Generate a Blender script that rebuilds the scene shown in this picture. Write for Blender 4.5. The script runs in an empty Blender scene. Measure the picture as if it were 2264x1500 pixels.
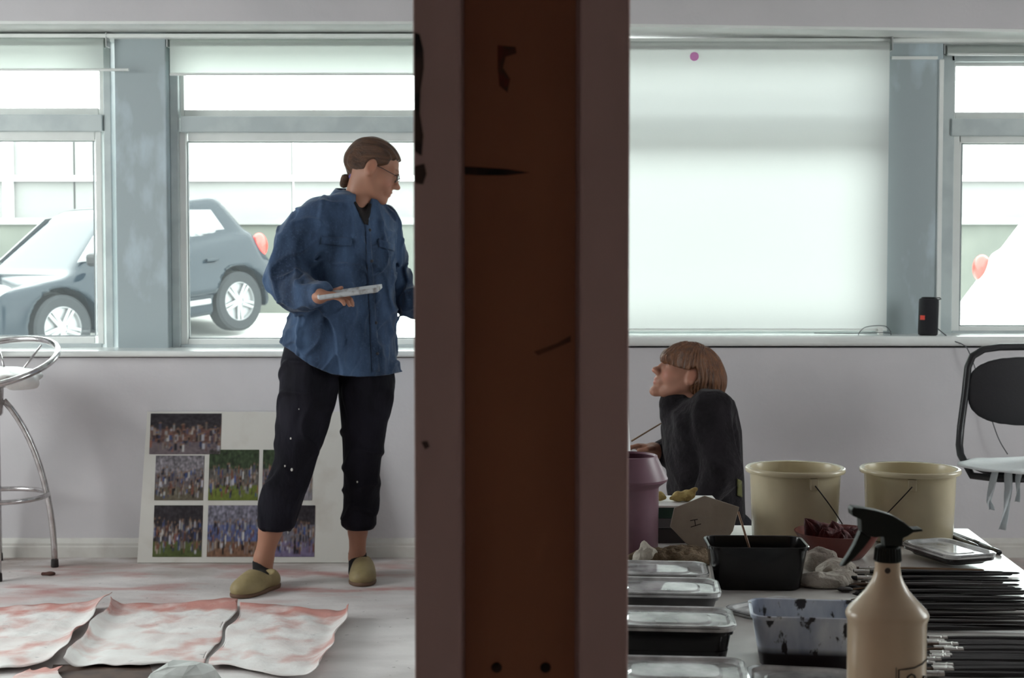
import bpy, bmesh, math, random
import numpy as np
from mathutils import Vector, Matrix, Euler
from mathutils.bvhtree import BVHTree

S = bpy.context.scene
COL = S.collection
PI = math.pi

# ------------------------------------------------------------------ camera
FPX = 3144.0                      # focal length in pixels of the 2264-wide frame
HC = 1.17                         # camera height
PITCH = math.radians(2.55)
cam_d = bpy.data.cameras.new('camera')
cam_d.sensor_width = 36.0
cam_d.lens = FPX / 2264.0 * 36.0
cam_d.clip_start = 0.05
cam_d.dof.use_dof = True
cam_d.dof.focus_distance = 3.1
cam_d.dof.aperture_fstop = 11.0
cam = bpy.data.objects.new('camera', cam_d)
COL.objects.link(cam)
cam.location = (0, 0, HC)
cam.rotation_euler = (PI / 2 - PITCH, 0, 0)
S.camera = cam

# ------------------------------------------------------------------ world, light, exposure
world = bpy.data.worlds.new('overcast_sky')
S.world = world
world.use_nodes = True
bg = world.node_tree.nodes['Background']
bg.inputs[0].default_value = (0.94, 1.0, 0.985, 1)
bg.inputs[1].default_value = 1.15
S.view_settings.view_transform = 'Standard'
S.view_settings.look = 'None'
S.view_settings.gamma = 1.0
S.view_settings.use_curve_mapping = False
S.view_settings.exposure = 3.15
S.cycles.adaptive_threshold = 0.015
S.cycles.max_bounces = 9
S.cycles.diffuse_bounces = 5
S.cycles.glossy_bounces = 4
S.cycles.transmission_bounces = 6
S.cycles.transparent_max_bounces = 12
S.cycles.caustics_reflective = False
S.cycles.caustics_refractive = False
S.cycles.sample_clamp_indirect = 6.0
S.cycles.use_denoising = True

# ------------------------------------------------------------------ projection helpers
SP, CP = math.sin(PITCH), math.cos(PITCH)
def ray(px, py):
    x = (px - 1132.0) / FPX
    y = -(py - 750.0) / FPX
    return Vector((x, CP + y * SP, -SP + y * CP))
def P(px, py, Y):
    """point of the vertical plane at distance Y seen at a pixel of the frame"""
    d = ray(px, py)
    t = Y / d.y
    return Vector((d.x * t, Y, HC + d.z * t))
def onz(px, py, z):
    """point of the horizontal plane at height z"""
    d = ray(px, py)
    t = (z - HC) / d.z
    return Vector((d.x * t, d.y * t, z))

# ------------------------------------------------------------------ materials
def rgb(r, g, b):
    f = lambda c: ((c / 255.0 + 0.055) / 1.055) ** 2.4 if c > 10 else c / 255.0 / 12.92
    return (f(r), f(g), f(b), 1)
MATS = {}
def mat(name, col, rough=0.6, metal=0.0, var=None, vscale=8.0, bump=0.0, bscale=40.0, spec=0.5,
        trans=0.0, sheen=0.0, stretch=None, ramp=(0.42, 0.62), coat=0.0, sss=0.0):
    """principled material whose colour is broken up by object-space noise"""
    if name in MATS: return MATS[name]
    m = bpy.data.materials.new(name); m.use_nodes = True
    nt = m.node_tree; N = nt.nodes; L = nt.links
    b = N['Principled BSDF']
    col = tuple(col) if len(col) == 4 else tuple(col) + (1,)
    b.inputs['Base Color'].default_value = col
    b.inputs['Roughness'].default_value = rough
    b.inputs['Metallic'].default_value = metal
    b.inputs['Specular IOR Level'].default_value = spec
    b.inputs['Coat Weight'].default_value = coat
    if sss:
        b.inputs['Subsurface Weight'].default_value = sss
        b.inputs['Subsurface Radius'].default_value = (0.01, 0.004, 0.002)
        b.inputs['Subsurface Scale'].default_value = 1.0
    if sheen:
        b.inputs['Sheen Weight'].default_value = sheen
    tc = N.new('ShaderNodeTexCoord'); mp = N.new('ShaderNodeMapping')
    L.new(tc.outputs['Object'], mp.inputs[0])
    if stretch: mp.inputs['Scale'].default_value = stretch
    if var is not None:
        nz = N.new('ShaderNodeTexNoise'); nz.inputs['Scale'].default_value = vscale
        nz.inputs['Detail'].default_value = 6
        L.new(mp.outputs[0], nz.inputs['Vector'])
        rp = N.new('ShaderNodeValToRGB')
        rp.color_ramp.elements[0].position = ramp[0]; rp.color_ramp.elements[1].position = ramp[1]
        rp.color_ramp.elements[0].color = col
        rp.color_ramp.elements[1].color = tuple(var) if len(var) == 4 else tuple(var) + (1,)
        L.new(nz.outputs['Fac'], rp.inputs[0]); L.new(rp.outputs[0], b.inputs['Base Color'])
    if bump:
        n2 = N.new('ShaderNodeTexNoise'); n2.inputs['Scale'].default_value = bscale
        n2.inputs['Detail'].default_value = 5
        L.new(mp.outputs[0], n2.inputs['Vector'])
        bp = N.new('ShaderNodeBump'); bp.inputs['Strength'].default_value = bump
        bp.inputs['Distance'].default_value = 0.02
        L.new(n2.outputs['Fac'], bp.inputs['Height']); L.new(bp.outputs[0], b.inputs['Normal'])
    MATS[name] = m
    return m
def node_mat(name):
    m = bpy.data.materials.new(name); m.use_nodes = True
    MATS[name] = m
    return m, m.node_tree.nodes, m.node_tree.links

def glass_mat(name, haze, hazecol, gloss=0.06, seed=0.0):
    """window pane: clear glass with a film of dust that also stands in for veiling glare"""
    m, N, L = node_mat(name)
    N.remove(N['Principled BSDF']); out = N['Material Output']
    tr = N.new('ShaderNodeBsdfTransparent'); tr.inputs[0].default_value = (0.97, 1, 0.99, 1)
    tl = N.new('ShaderNodeBsdfTranslucent'); tl.inputs[0].default_value = hazecol
    gl = N.new('ShaderNodeBsdfGlossy'); gl.inputs['Roughness'].default_value = 0.03
    tc = N.new('ShaderNodeTexCoord'); nz = N.new('ShaderNodeTexNoise')
    nz.inputs['Scale'].default_value = 260; nz.inputs['Detail'].default_value = 3
    L.new(tc.outputs['Object'], nz.inputs['Vector'])
    mr = N.new('ShaderNodeMapRange')
    mr.inputs['From Min'].default_value = 0.35; mr.inputs['From Max'].default_value = 0.7
    mr.inputs['To Min'].default_value = haze * 0.75; mr.inputs['To Max'].default_value = min(1, haze * 1.35)
    L.new(nz.outputs['Fac'], mr.inputs['Value'])
    mx = N.new('ShaderNodeMixShader'); L.new(mr.outputs[0], mx.inputs[0])
    L.new(tr.outputs[0], mx.inputs[1]); L.new(tl.outputs[0], mx.inputs[2])
    fr = N.new('ShaderNodeFresnel'); fr.inputs[0].default_value = 1.45
    m2 = N.new('ShaderNodeMixShader'); L.new(fr.outputs[0], m2.inputs[0])
    L.new(mx.outputs[0], m2.inputs[1]); L.new(gl.outputs[0], m2.inputs[2])
    L.new(m2.outputs[0], out.inputs[0])
    return m
def clear_mat(name, tint=(0.9, 0.95, 0.95, 1), film=0.25, filmcol=(0.7, 0.72, 0.72, 1), rough=0.12, ior=1.5):
    """clear plastic: see-through, with a pale film and a glossy surface"""
    m, N, L = node_mat(name)
    N.remove(N['Principled BSDF']); out = N['Material Output']
    tr = N.new('ShaderNodeBsdfTransparent'); tr.inputs[0].default_value = tint
    df = N.new('ShaderNodeBsdfDiffuse'); df.inputs[0].default_value = filmcol
    gl = N.new('ShaderNodeBsdfGlossy'); gl.inputs['Roughness'].default_value = rough
    tc = N.new('ShaderNodeTexCoord'); nz = N.new('ShaderNodeTexNoise')
    nz.inputs['Scale'].default_value = 18; nz.inputs['Detail'].default_value = 4
    L.new(tc.outputs['Object'], nz.inputs['Vector'])
    mr = N.new('ShaderNodeMapRange')
    mr.inputs['From Min'].default_value = 0.35; mr.inputs['From Max'].default_value = 0.65
    mr.inputs['To Min'].default_value = film * 0.5; mr.inputs['To Max'].default_value = min(1, film * 1.5)
    L.new(nz.outputs['Fac'], mr.inputs['Value'])
    mx = N.new('ShaderNodeMixShader'); L.new(mr.outputs[0], mx.inputs[0])
    L.new(tr.outputs[0], mx.inputs[1]); L.new(df.outputs[0], mx.inputs[2])
    fr = N.new('ShaderNodeFresnel'); fr.inputs[0].default_value = ior
    m2 = N.new('ShaderNodeMixShader'); L.new(fr.outputs[0], m2.inputs[0])
    L.new(mx.outputs[0], m2.inputs[1]); L.new(gl.outputs[0], m2.inputs[2])
    L.new(m2.outputs[0], out.inputs[0])
    return m
def fabric_translucent(name, col, tcol, tl=0.5, gloss=None):
    """thin material that lets light through: diffuse and translucent, with a sheen if gloss is set"""
    m, N, L = node_mat(name)
    N.remove(N['Principled BSDF']); out = N['Material Output']
    df = N.new('ShaderNodeBsdfDiffuse'); df.inputs[0].default_value = col
    t = N.new('ShaderNodeBsdfTranslucent'); t.inputs[0].default_value = tcol
    mx = N.new('ShaderNodeMixShader'); mx.inputs[0].default_value = tl
    L.new(df.outputs[0], mx.inputs[1]); L.new(t.outputs[0], mx.inputs[2])
    if gloss:
        tc = N.new('ShaderNodeTexCoord'); nz = N.new('ShaderNodeTexNoise'); nz.inputs['Scale'].default_value = 14
        nz.inputs['Detail'].default_value = 5
        L.new(tc.outputs['Object'], nz.inputs['Vector'])
        rp = N.new('ShaderNodeValToRGB'); rp.color_ramp.elements[0].position = .35; rp.color_ramp.elements[1].position = .7
        rp.color_ramp.elements[0].color = col; rp.color_ramp.elements[1].color = tuple(c * .86 for c in col[:3]) + (1,)
        L.new(nz.outputs['Fac'], rp.inputs[0]); L.new(rp.outputs[0], df.inputs[0])
        gl = N.new('ShaderNodeBsdfGlossy'); gl.inputs['Roughness'].default_value = gloss
        fr = N.new('ShaderNodeFresnel'); fr.inputs[0].default_value = 1.45
        m2 = N.new('ShaderNodeMixShader'); L.new(fr.outputs[0], m2.inputs[0])
        L.new(mx.outputs[0], m2.inputs[1]); L.new(gl.outputs[0], m2.inputs[2]); L.new(m2.outputs[0], out.inputs[0])
    else:
        L.new(mx.outputs[0], out.inputs[0])
    return m
def attr_mat(name, rough=0.6, spec=0.3, sss=0.0, bump=0.0, bscale=200):
    """principled material coloured by the point attribute 'tone'"""
    m, N, L = node_mat(name)
    b = N['Principled BSDF']; b.inputs['Roughness'].default_value = rough
    b.inputs['Specular IOR Level'].default_value = spec
    a = N.new('ShaderNodeAttribute'); a.attribute_name = 'tone'
    L.new(a.outputs['Color'], b.inputs['Base Color'])
    if sss:
        b.inputs['Subsurface Weight'].default_value = sss
        b.inputs['Subsurface Radius'].default_value = (0.012, 0.004, 0.002)
        b.inputs['Subsurface Scale'].default_value = 1.0
    if bump:
        n2 = N.new('ShaderNodeTexNoise'); n2.inputs['Scale'].default_value = bscale
        bp = N.new('ShaderNodeBump'); bp.inputs['Strength'].default_value = bump
        bp.inputs['Distance'].default_value = 0.004
        L.new(n2.outputs['Fac'], bp.inputs['Height']); L.new(bp.outputs[0], b.inputs['Normal'])
    return m

# ------------------------------------------------------------------ object helpers
def tag(o, label=None, cat=None, group=None, kind=None):
    if label: o['label'] = label
    if cat: o['category'] = cat
    if group: o['group'] = group
    if kind: o['kind'] = kind
    return o
def thing(name, loc=(0, 0, 0), rz=0.0, label=None, cat=None, group=None, kind=None, rot=None):
    o = bpy.data.objects.new(name, None)
    o.empty_display_size = 0.05
    COL.objects.link(o)
    o.location = loc
    o.rotation_euler = rot if rot else (0, 0, rz)
    return tag(o, label, cat, group, kind)
def origin_of(parent):
    o = Vector((0, 0, 0))
    while parent is not None:
        o += Vector(parent.location); parent = parent.parent
    return o
def copy_tree(o, parent=None):
    c = o.copy(); COL.objects.link(c); c.parent = parent
    for ch in list(o.children): copy_tree(ch, c)
    return c

class G:
    """collects shapes; build() links them as one mesh object"""
    def __init__(s): s.v = []; s.f = []
    def add(s, vs, fs):
        n = len(s.v); s.v += [tuple(v) for v in vs]; s.f += [tuple(i + n for i in f) for f in fs]; return s
    def box(s, c, d, R=None):
        c = Vector(c); vs = []
        for z in (-.5, .5):
            for x, y in ((-.5, -.5), (.5, -.5), (.5, .5), (-.5, .5)):
                p = Vector((x * d[0], y * d[1], z * d[2]))
                vs.append(c + (R @ p if R else p))
        return s.add(vs, [(3, 2, 1, 0), (4, 5, 6, 7), (0, 1, 5, 4), (1, 2, 6, 5), (2, 3, 7, 6), (3, 0, 4, 7)])
    def span(s, a, b):
        a = Vector(a); b = Vector(b)
        return s.box((a + b) / 2, [abs(q) for q in (b - a)])
    def pxbox(s, x0, y0, x1, y1, Y, th):
        a = P(x0, y0, Y); b = P(x1, y1, Y)
        return s.span((a.x, Y, a.z), (b.x, Y + th, b.z))
    def prism(s, poly, n):
        """closed polygon of 3-D points, pushed along the vector n"""
        k = len(poly); n = Vector(n)
        vs = [Vector(p) for p in poly] + [Vector(p) + n for p in poly]
        fs = [tuple(range(k))[::-1], tuple(range(k, 2 * k))]
        fs += [(i, (i + 1) % k, (i + 1) % k + k, i + k) for i in range(k)]
        return s.add(vs, fs)
    def tube(s, pts, r, n=8, close=False, flat=1.0):
        pts = [Vector(p) for p in pts]; k = len(pts)
        rs = r if isinstance(r, (list, tuple)) else [r] * k
        vs = []; prev = None
        for i, p in enumerate(pts):
            if close: t = pts[(i + 1) % k] - pts[i - 1]
            else: t = pts[min(i + 1, k - 1)] - pts[max(i - 1, 0)]
            t.normalize()
            if prev is None:
                a = Vector((0, 0, 1)) if abs(t.z) < .9 else Vector((1, 0, 0))
                u = t.cross(a).normalized()
            else:
                u = (prev - t * prev.dot(t)).normalized()
            prev = u; w = t.cross(u)
            for j in range(n):
                q = 2 * PI * j / n
                vs.append(p + (u * math.cos(q) + w * math.sin(q) * flat) * rs[i])
        fs = []
        m = k if close else k - 1
        for i in range(m):
            a = i * n; b = ((i + 1) % k) * n
            for j in range(n):
                fs.append((a + j, a + (j + 1) % n, b + (j + 1) % n, b + j))
        if not close:
            fs.append(tuple(range(n))[::-1]); fs.append(tuple((k - 1) * n + j for j in range(n)))
        return s.add(vs, fs)
    def lathe(s, prof, c=(0, 0, 0), n=32, R=None, sy=1.0):
        """profile of (radius, height), turned about the vertical through c"""
        c = Vector(c); vs = []
        for r, z in prof:
            for j in range(n):
                q = 2 * PI * j / n
                p = Vector((r * math.cos(q), r * math.sin(q) * sy, z))
                vs.append(c + (R @ p if R else p))
        fs = []
        for i in range(len(prof) - 1):
            for j in range(n):
                fs.append((i * n + j, i * n + (j + 1) % n, (i + 1) * n + (j + 1) % n, (i + 1) * n + j))
        if prof[0][0] > 1e-6: fs.append(tuple(range(n))[::-1])
        if prof[-1][0] > 1e-6: fs.append(tuple((len(prof) - 1) * n + j for j in range(n)))
        return s.add(vs, fs)
    def ell(s, c, r, n=16, m=10, R=None):
        c = Vector(c); vs = []; fs = []
        for i in range(1, m):
            a = PI * i / m
            for j in range(n):
                q = 2 * PI * j / n
                p = Vector((r[0] * math.sin(a) * math.cos(q), r[1] * math.sin(a) * math.sin(q), r[2] * math.cos(a)))
                vs.append(c + (R @ p if R else p))
        for i in range(m - 2):
            for j in range(n):
                fs.append((i * n + j, (i + 1) * n + j, (i + 1) * n + (j + 1) % n, i * n + (j + 1) % n))
        top = Vector((0, 0, r[2])); k = len(vs)
        vs.append(c + (R @ top if R else top)); vs.append(c - (R @ top if R else top))
        for j in range(n):
            fs.append((k, j, (j + 1) % n)); fs.append((k + 1, (m - 2) * n + (j + 1) % n, (m - 2) * n + j))
        return s.add(vs, fs)
    def grid(s, fn, nu, nv):
        vs = [fn(i / nu, j / nv) for j in range(nv + 1) for i in range(nu + 1)]
        fs = [(j * (nu + 1) + i, j * (nu + 1) + i + 1, (j + 1) * (nu + 1) + i + 1, (j + 1) * (nu + 1) + i)
              for j in range(nv) for i in range(nu)]
        return s.add(vs, fs)
    def rrect_rings(s, rings, n=5, cap0=True, cap1=True):
        """loft of rounded rectangles: each ring is (half_x, half_y, corner_radius, z)"""
        vs = []
        for hx, hy, r, z in rings:
            r = min(r, hx * .99, hy * .99)
            for cx, cy, a0 in ((hx - r, hy - r, 0), (-hx + r, hy - r, PI / 2), (-hx + r, -hy + r, PI), (hx - r, -hy + r, 1.5 * PI)):
                for j in range(n + 1):
                    a = a0 + PI / 2 * j / n
                    vs.append((cx + r * math.cos(a), cy + r * math.sin(a), z))
        k = 4 * (n + 1); fs = []
        for i in range(len(rings) - 1):
            for j in range(k):
                fs.append((i * k + j, i * k + (j + 1) % k, (i + 1) * k + (j + 1) % k, (i + 1) * k + j))
        if cap0: fs.append(tuple(range(k))[::-1])
        if cap1: fs.append(tuple((len(rings) - 1) * k + j for j in range(k)))
        return s.add(vs, fs)
    def build(s, name, m, parent=None, smooth=False, bevel=0.0, world=False, label=None, solid=0.0, loc=None, bseg=2):
        off = origin_of(parent) if world else Vector((0, 0, 0))
        if loc is not None: off = off + Vector(loc)
        me = bpy.data.meshes.new(name)
        me.from_pydata([(v[0] - off.x, v[1] - off.y, v[2] - off.z) for v in s.v], [], s.f)
        me.update()
        if smooth is True: me.polygons.foreach_set('use_smooth', [True] * len(me.polygons))
        elif smooth:
            me.polygons.foreach_set('use_smooth', [True] * len(me.polygons)); me.set_sharp_from_angle(angle=math.radians(smooth))
        me.materials.append(m)
        o = bpy.data.objects.new(name, me); COL.objects.link(o)
        o.parent = parent
        if loc is not None: o.location = loc
        if solid:
            md = o.modifiers.new('thickness', 'SOLIDIFY'); md.thickness = solid; md.offset = 0
        if bevel:
            md = o.modifiers.new('rounded_edges', 'BEVEL'); md.width = bevel; md.segments = bseg
            md.limit_method = 'ANGLE'; md.angle_limit = math.radians(40)
        if label: o['label'] = label
        return o
def based(name, geo, m, base, **kw):
    """a one-mesh thing with its origin at its base"""
    return geo.build(name, m, None, loc=base, **kw)

# ------------------------------------------------------------------ implicit surfaces (bodies, cloth, rags)
def smooth_noise(seed, freq, n=7):
    rg = np.random.RandomState(seed)
    D = rg.normal(size=(n, 3)); D /= np.linalg.norm(D, axis=1)[:, None]
    F = freq * rg.uniform(.6, 1.5, n); PH = rg.uniform(0, 6.28, n)
    def f(x, y, z, stretch=(1, 1, 1)):
        o = 0
        for d, fr, ph in zip(D, F, PH):
            o = o + np.sin((x * d[0] * stretch[0] + y * d[1] * stretch[1] + z * d[2] * stretch[2]) * fr + ph)
        return o / n * 1.6
    return f
class SDF:
    def __init__(s, lo, hi, h):
        s.lo = np.array(lo, float); s.h = h
        s.n = (np.ceil((np.array(hi, float) - s.lo) / h).astype(int) + 1)
        s.F = np.full(s.n, 0.06, np.float32)
        s.ax = [(s.lo[i] + np.arange(s.n[i]) * h).astype(np.float32) for i in range(3)]
    def blk(s, a, b, m=0.06):
        i0 = np.clip(np.floor((np.minimum(a, b) - m - s.lo) / s.h).astype(int), 0, s.n - 1)
        i1 = np.clip(np.ceil((np.maximum(a, b) + m - s.lo) / s.h).astype(int) + 1, 1, s.n)
        sl = tuple(slice(i0[k], max(i1[k], i0[k] + 1)) for k in range(3))
        X = s.ax[0][sl[0]][:, None, None]; Y = s.ax[1][sl[1]][None, :, None]; Z = s.ax[2][sl[2]][None, None, :]
        return sl, X, Y, Z
    def put(s, sl, d, k=0.0, op='u'):
        a = s.F[sl]; d = np.asarray(d, np.float32)
        if op == 'u':
            if k > 0:
                h = np.clip(.5 + .5 * (d - a) / k, 0, 1); s.F[sl] = d * (1 - h) + a * h - k * h * (1 - h)
            else: s.F[sl] = np.minimum(a, d)
        elif op == 's':
            d = -d
            if k > 0:
                h = np.clip(.5 - .5 * (d - a) / k, 0, 1); s.F[sl] = d * (1 - h) + a * h + k * h * (1 - h)
            else: s.F[sl] = np.maximum(a, d)
        elif op == 'i':
            s.F[sl] = np.maximum(a, d)
    def cone(s, a, b, ra, rb=None, k=0.02, op='u'):
        rb = ra if rb is None else rb
        a = np.array(a, float); b = np.array(b, float); r = max(ra, rb)
        sl, X, Y, Z = s.blk(np.minimum(a, b) - r, np.maximum(a, b) + r)
        ab = b - a; L2 = max(float(ab @ ab), 1e-9)
        t = np.clip(((X - a[0]) * ab[0] + (Y - a[1]) * ab[1] + (Z - a[2]) * ab[2]) / L2, 0, 1)
        d = np.sqrt((X - a[0] - ab[0] * t) ** 2 + (Y - a[1] - ab[1] * t) ** 2 + (Z - a[2] - ab[2] * t) ** 2) - (ra + (rb - ra) * t)
        s.put(sl, d, k, op)
    def chain(s, pts, rs, k=0.02, op='u'):
        for i in range(len(pts) - 1): s.cone(pts[i], pts[i + 1], rs[i], rs[i + 1], k, op)
    def ell(s, c, r, R=None, k=0.02, op='u', cut=None):
        c = np.array(c, float); rm = max(r)
        sl, X, Y, Z = s.blk(c - rm, c + rm)
        x, y, z = X - c[0], Y - c[1], Z - c[2]
        if R is not None:
            M = np.array(R)
            x, y, z = (x * M[0][0] + y * M[1][0] + z * M[2][0], x * M[0][1] + y * M[1][1] + z * M[2][1], x * M[0][2] + y * M[1][2] + z * M[2][2])
        k0 = np.sqrt((x / r[0]) ** 2 + (y / r[1]) ** 2 + (z / r[2]) ** 2)
        k1 = np.sqrt((x / r[0] ** 2) ** 2 + (y / r[1] ** 2) ** 2 + (z / r[2] ** 2) ** 2) + 1e-9
        d = k0 * (k0 - 1) / k1
        if cut is not None: d = np.maximum(d, cut(x, y, z))
        s.put(sl, d, k, op)
    def loft(s, rows, yaw=0.0, k=0.02, op='u', p=2.0):
        """rows (z, cx, cy, half_x, half_y) from low to high; an upright tube of ellipses"""
        A = np.array(sorted(rows), float); z0, z1 = A[0, 0], A[-1, 0]
        m = A[:, 3:5].max()
        lo = np.array([A[:, 1].min() - m, A[:, 2].min() - m, z0]); hi = np.array([A[:, 1].max() + m, A[:, 2].max() + m, z1])
        sl, X, Y, Z = s.blk(lo, hi)
        zz = Z.ravel()
        cx, cy, w, d = [np.interp(zz, A[:, 0], A[:, i])[None, None, :].astype(np.float32) for i in (1, 2, 3, 4)]
        c, q = math.cos(yaw), math.sin(yaw)
        x = (X - cx) * c + (Y - cy) * q; y = -(X - cx) * q + (Y - cy) * c
        kk = (np.abs(x / w) ** p + np.abs(y / d) ** p) ** (1 / p)
        dd = (kk - 1) * np.minimum(w, d)
        over = np.maximum(np.maximum(Z - z1, z0 - Z), 0)
        dd = np.where(over > 0, np.sqrt(np.maximum(dd, 0) ** 2 + over ** 2) , np.maximum(dd, np.maximum(Z - z1, z0 - Z)))
        s.put(sl, dd, k, op)
    def whole(s):
        return s.ax[0][:, None, None], s.ax[1][None, :, None], s.ax[2][None, None, :]
    def displace(s, fn):
        X, Y, Z = s.whole(); near = np.abs(s.F) < .03
        s.F += (fn(X, Y, Z) * near).astype(np.float32)
    def cut(s, fn):
        X, Y, Z = s.whole(); s.F = np.maximum(s.F, fn(X, Y, Z)).astype(np.float32)
    def mesh(s):
        F = s.F.copy()
        F[0] = F[-1] = .05; F[:, 0] = F[:, -1] = .05; F[:, :, 0] = F[:, :, -1] = .05
        I = F < 0
        C = [I[a:a + F.shape[0] - 1, b:b + F.shape[1] - 1, c:c + F.shape[2] - 1] for a in (0, 1) for b in (0, 1) for c in (0, 1)]
        al = C[0].copy(); an = C[0].copy()
        for c in C[1:]: al &= c; an |= c
        act = np.argwhere(an & ~al)
        idx = np.full(an.shape, -1, np.int32); idx[tuple(act.T)] = np.arange(len(act))
        off = np.array([(a, b, c) for a in (0, 1) for b in (0, 1) for c in (0, 1)])
        val = np.stack([F[tuple((act + o).T)] for o in off], 1)
        acc = np.zeros((len(act), 3)); cnt = np.zeros(len(act))
        for i in range(8):
            for j in range(i + 1, 8):
                if np.abs(off[i] - off[j]).sum() != 1: continue
                a, b = val[:, i], val[:, j]; m = (a < 0) != (b < 0)
                t = np.where(m, a / np.where(m, a - b, 1), 0)
                acc[m] += (off[i] + (off[j] - off[i]) * t[:, None])[m]; cnt[m] += 1
        v = s.lo + (act + acc / cnt[:, None]) * s.h
        quads = []
        for ax in range(3):
            o = [slice(None)] * 3; o2 = [slice(None)] * 3
            o[ax] = slice(0, -1); o2[ax] = slice(1, None)
            a = I[tuple(o)]; b = I[tuple(o2)]
            u, w = [(1, 2), (2, 0), (0, 1)][ax]
            for A, B, flip in ((a, b, False), (b, a, True)):
                e = np.argwhere(A & ~B)
                if not len(e): continue
                ce = []
                for du, dw in ((0, 0), (1, 0), (1, 1), (0, 1)):
                    q = e.copy(); q[:, u] -= du; q[:, w] -= dw; ce.append(idx[tuple(q.T)])
                q = np.stack(ce, 1)
                quads.append(q[:, ::-1] if flip else q)
        return v, np.concatenate(quads)
    def build(s, name, m, parent=None, tone=None, smooth_it=0, loc=None):
        v, f = s.mesh()
        off = np.array(origin_of(parent))
        if loc is not None: off = off + np.array(loc)
        vl = v - off
        me = bpy.data.meshes.new(name)
        me.vertices.add(len(v)); me.vertices.foreach_set('co', vl.astype(np.float32).ravel())
        me.loops.add(len(f) * 4); me.loops.foreach_set('vertex_index', f.astype(np.int32).ravel())
        me.polygons.add(len(f)); me.polygons.foreach_set('loop_start', np.arange(0, len(f) * 4, 4, dtype=np.int32))
        me.update(calc_edges=True)
        me.polygons.foreach_set('use_smooth', np.ones(len(f), bool))
        if tone is not None:
            c = tone(v); at = me.color_attributes.new('tone', 'FLOAT_COLOR', 'POINT')
            at.data.foreach_set('color', np.concatenate([c, np.ones((len(v), 1))], 1).astype(np.float32).ravel())
        me.materials.append(m)
        me.validate()
        o = bpy.data.objects.new(name, me); COL.objects.link(o); o.parent = parent
        if loc is not None: o.location = loc
        if smooth_it:
            md = o.modifiers.new('relax', 'SMOOTH'); md.factor = .5; md.iterations = smooth_it
        o['_n'] = 0; del o['_n']
        s.v, s.f = v, f
        return o
    def bvh(s):
        return BVHTree.FromPolygons([tuple(p) for p in s.v], [tuple(int(i) for i in q) for q in s.f])
def hit(bvh, px, py, lift=0.0):
    """where the sight line through a pixel first meets a surface, lifted off it"""
    d = ray(px, py).normalized()
    p, n, i, t = bvh.ray_cast(Vector((0, 0, HC)), d)
    if p is None: return None
    if n.dot(d) > 0: n = -n
    return p + n * lift

# ------------------------------------------------------------------ the room
YW = 5.88      # room face of the window wall
YP = 6.10      # face of the piers between the windows
YF = 6.16      # face of the window frames
XL, XR = -3.6, 3.75
YB = -3.4      # rear of the room, behind the camera
ZC = 2.62

m_wall = mat('painted_plaster', (0.655, 0.63, 0.65), 0.85, var=(0.615, 0.595, 0.615), vscale=3.0, bump=0.05, bscale=60)
m_rear = mat('warm_plaster', (0.70, 0.56, 0.47), 0.9, var=(0.64, 0.51, 0.42), vscale=2.0)
m_pier = mat('blue_grey_patched_paint', (0.40, 0.46, 0.48), 0.8, var=(0.52, 0.61, 0.66), vscale=3.2, ramp=(0.50, 0.60), stretch=(1.6, 1, .7))
m_white = mat('white_gloss_paint', (0.86, 0.88, 0.86), 0.4, var=(0.80, 0.82, 0.80), vscale=6)
m_gloss = mat('hard_white_gloss', (0.86, 0.88, 0.86), 0.16, var=(0.80, 0.82, 0.80), vscale=6, spec=.8)
m_frame = mat('painted_window_frame', (0.60, 0.66, 0.66), 0.45, var=(0.52, 0.58, 0.59), vscale=9)
m_base = mat('grubby_skirting_paint', (0.66, 0.64, 0.60), 0.6, var=(0.50, 0.46, 0.42), vscale=7, ramp=(.5, .8))
m_ceil = mat('ceiling_paint', (0.62, 0.60, 0.62), 0.9, var=(0.58, 0.56, 0.58), vscale=2)

# floor: pale concrete with white dust, brown grime along the wall and red paint smears
fm, N, L = node_mat('paint_stained_concrete')
b = N['Principled BSDF']; b.inputs['Roughness'].default_value = 0.55
tc = N.new('ShaderNodeTexCoord')
def noise(scale, detail=6, stretch=None, loc=None):
    mp = N.new('ShaderNodeMapping'); L.new(tc.outputs['Object'], mp.inputs[0])
    if stretch: mp.inputs['Scale'].default_value = stretch
    if loc: mp.inputs['Location'].default_value = loc
    n = N.new('ShaderNodeTexNoise'); n.inputs['Scale'].default_value = scale; n.inputs['Detail'].default_value = detail
    L.new(mp.outputs[0], n.inputs['Vector']); return n.outputs['Fac']
def ramp(x, p0, p1):
    r = N.new('ShaderNodeMapRange'); r.inputs['From Min'].default_value = p0; r.inputs['From Max'].default_value = p1
    L.new(x, r.inputs['Value']); return r.outputs[0]
def mixc(f, a, c):
    m = N.new('ShaderNodeMix'); m.data_type = 'RGBA'
    L.new(f, m.inputs[0])
    for i, q in ((6, a), (7, c)):
        if isinstance(q, tuple): m.inputs[i].default_value = q
        else: L.new(q, m.inputs[i])
    return m.outputs[2]
def mul(a, c):
    m = N.new('ShaderNodeMath'); m.operation = 'MULTIPLY'; L.new(a, m.inputs[0])
    if isinstance(c, (int, float)): m.inputs[1].default_value = c
    else: L.new(c, m.inputs[1])
    return m.outputs[0]
base_c = mixc(ramp(noise(2.2, 8, (1, 2.2, 1)), .38, .62), (0.54, 0.50, 0.49, 1), (0.74, 0.70, 0.69, 1))
sx = N.new('ShaderNodeSeparateXYZ'); L.new(tc.outputs['Object'], sx.inputs[0])
wallside = ramp(sx.outputs['Y'], 5.30, 5.85)
grime = mixc(mul(wallside, ramp(noise(5, 8, (1, 1.6, 1)), .30, .62)), base_c, (0.30, 0.235, 0.20, 1))
band = mul(ramp(sx.outputs['Y'], 4.95, 5.25), ramp(sx.outputs['Y'], 5.85, 5.55))
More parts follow.
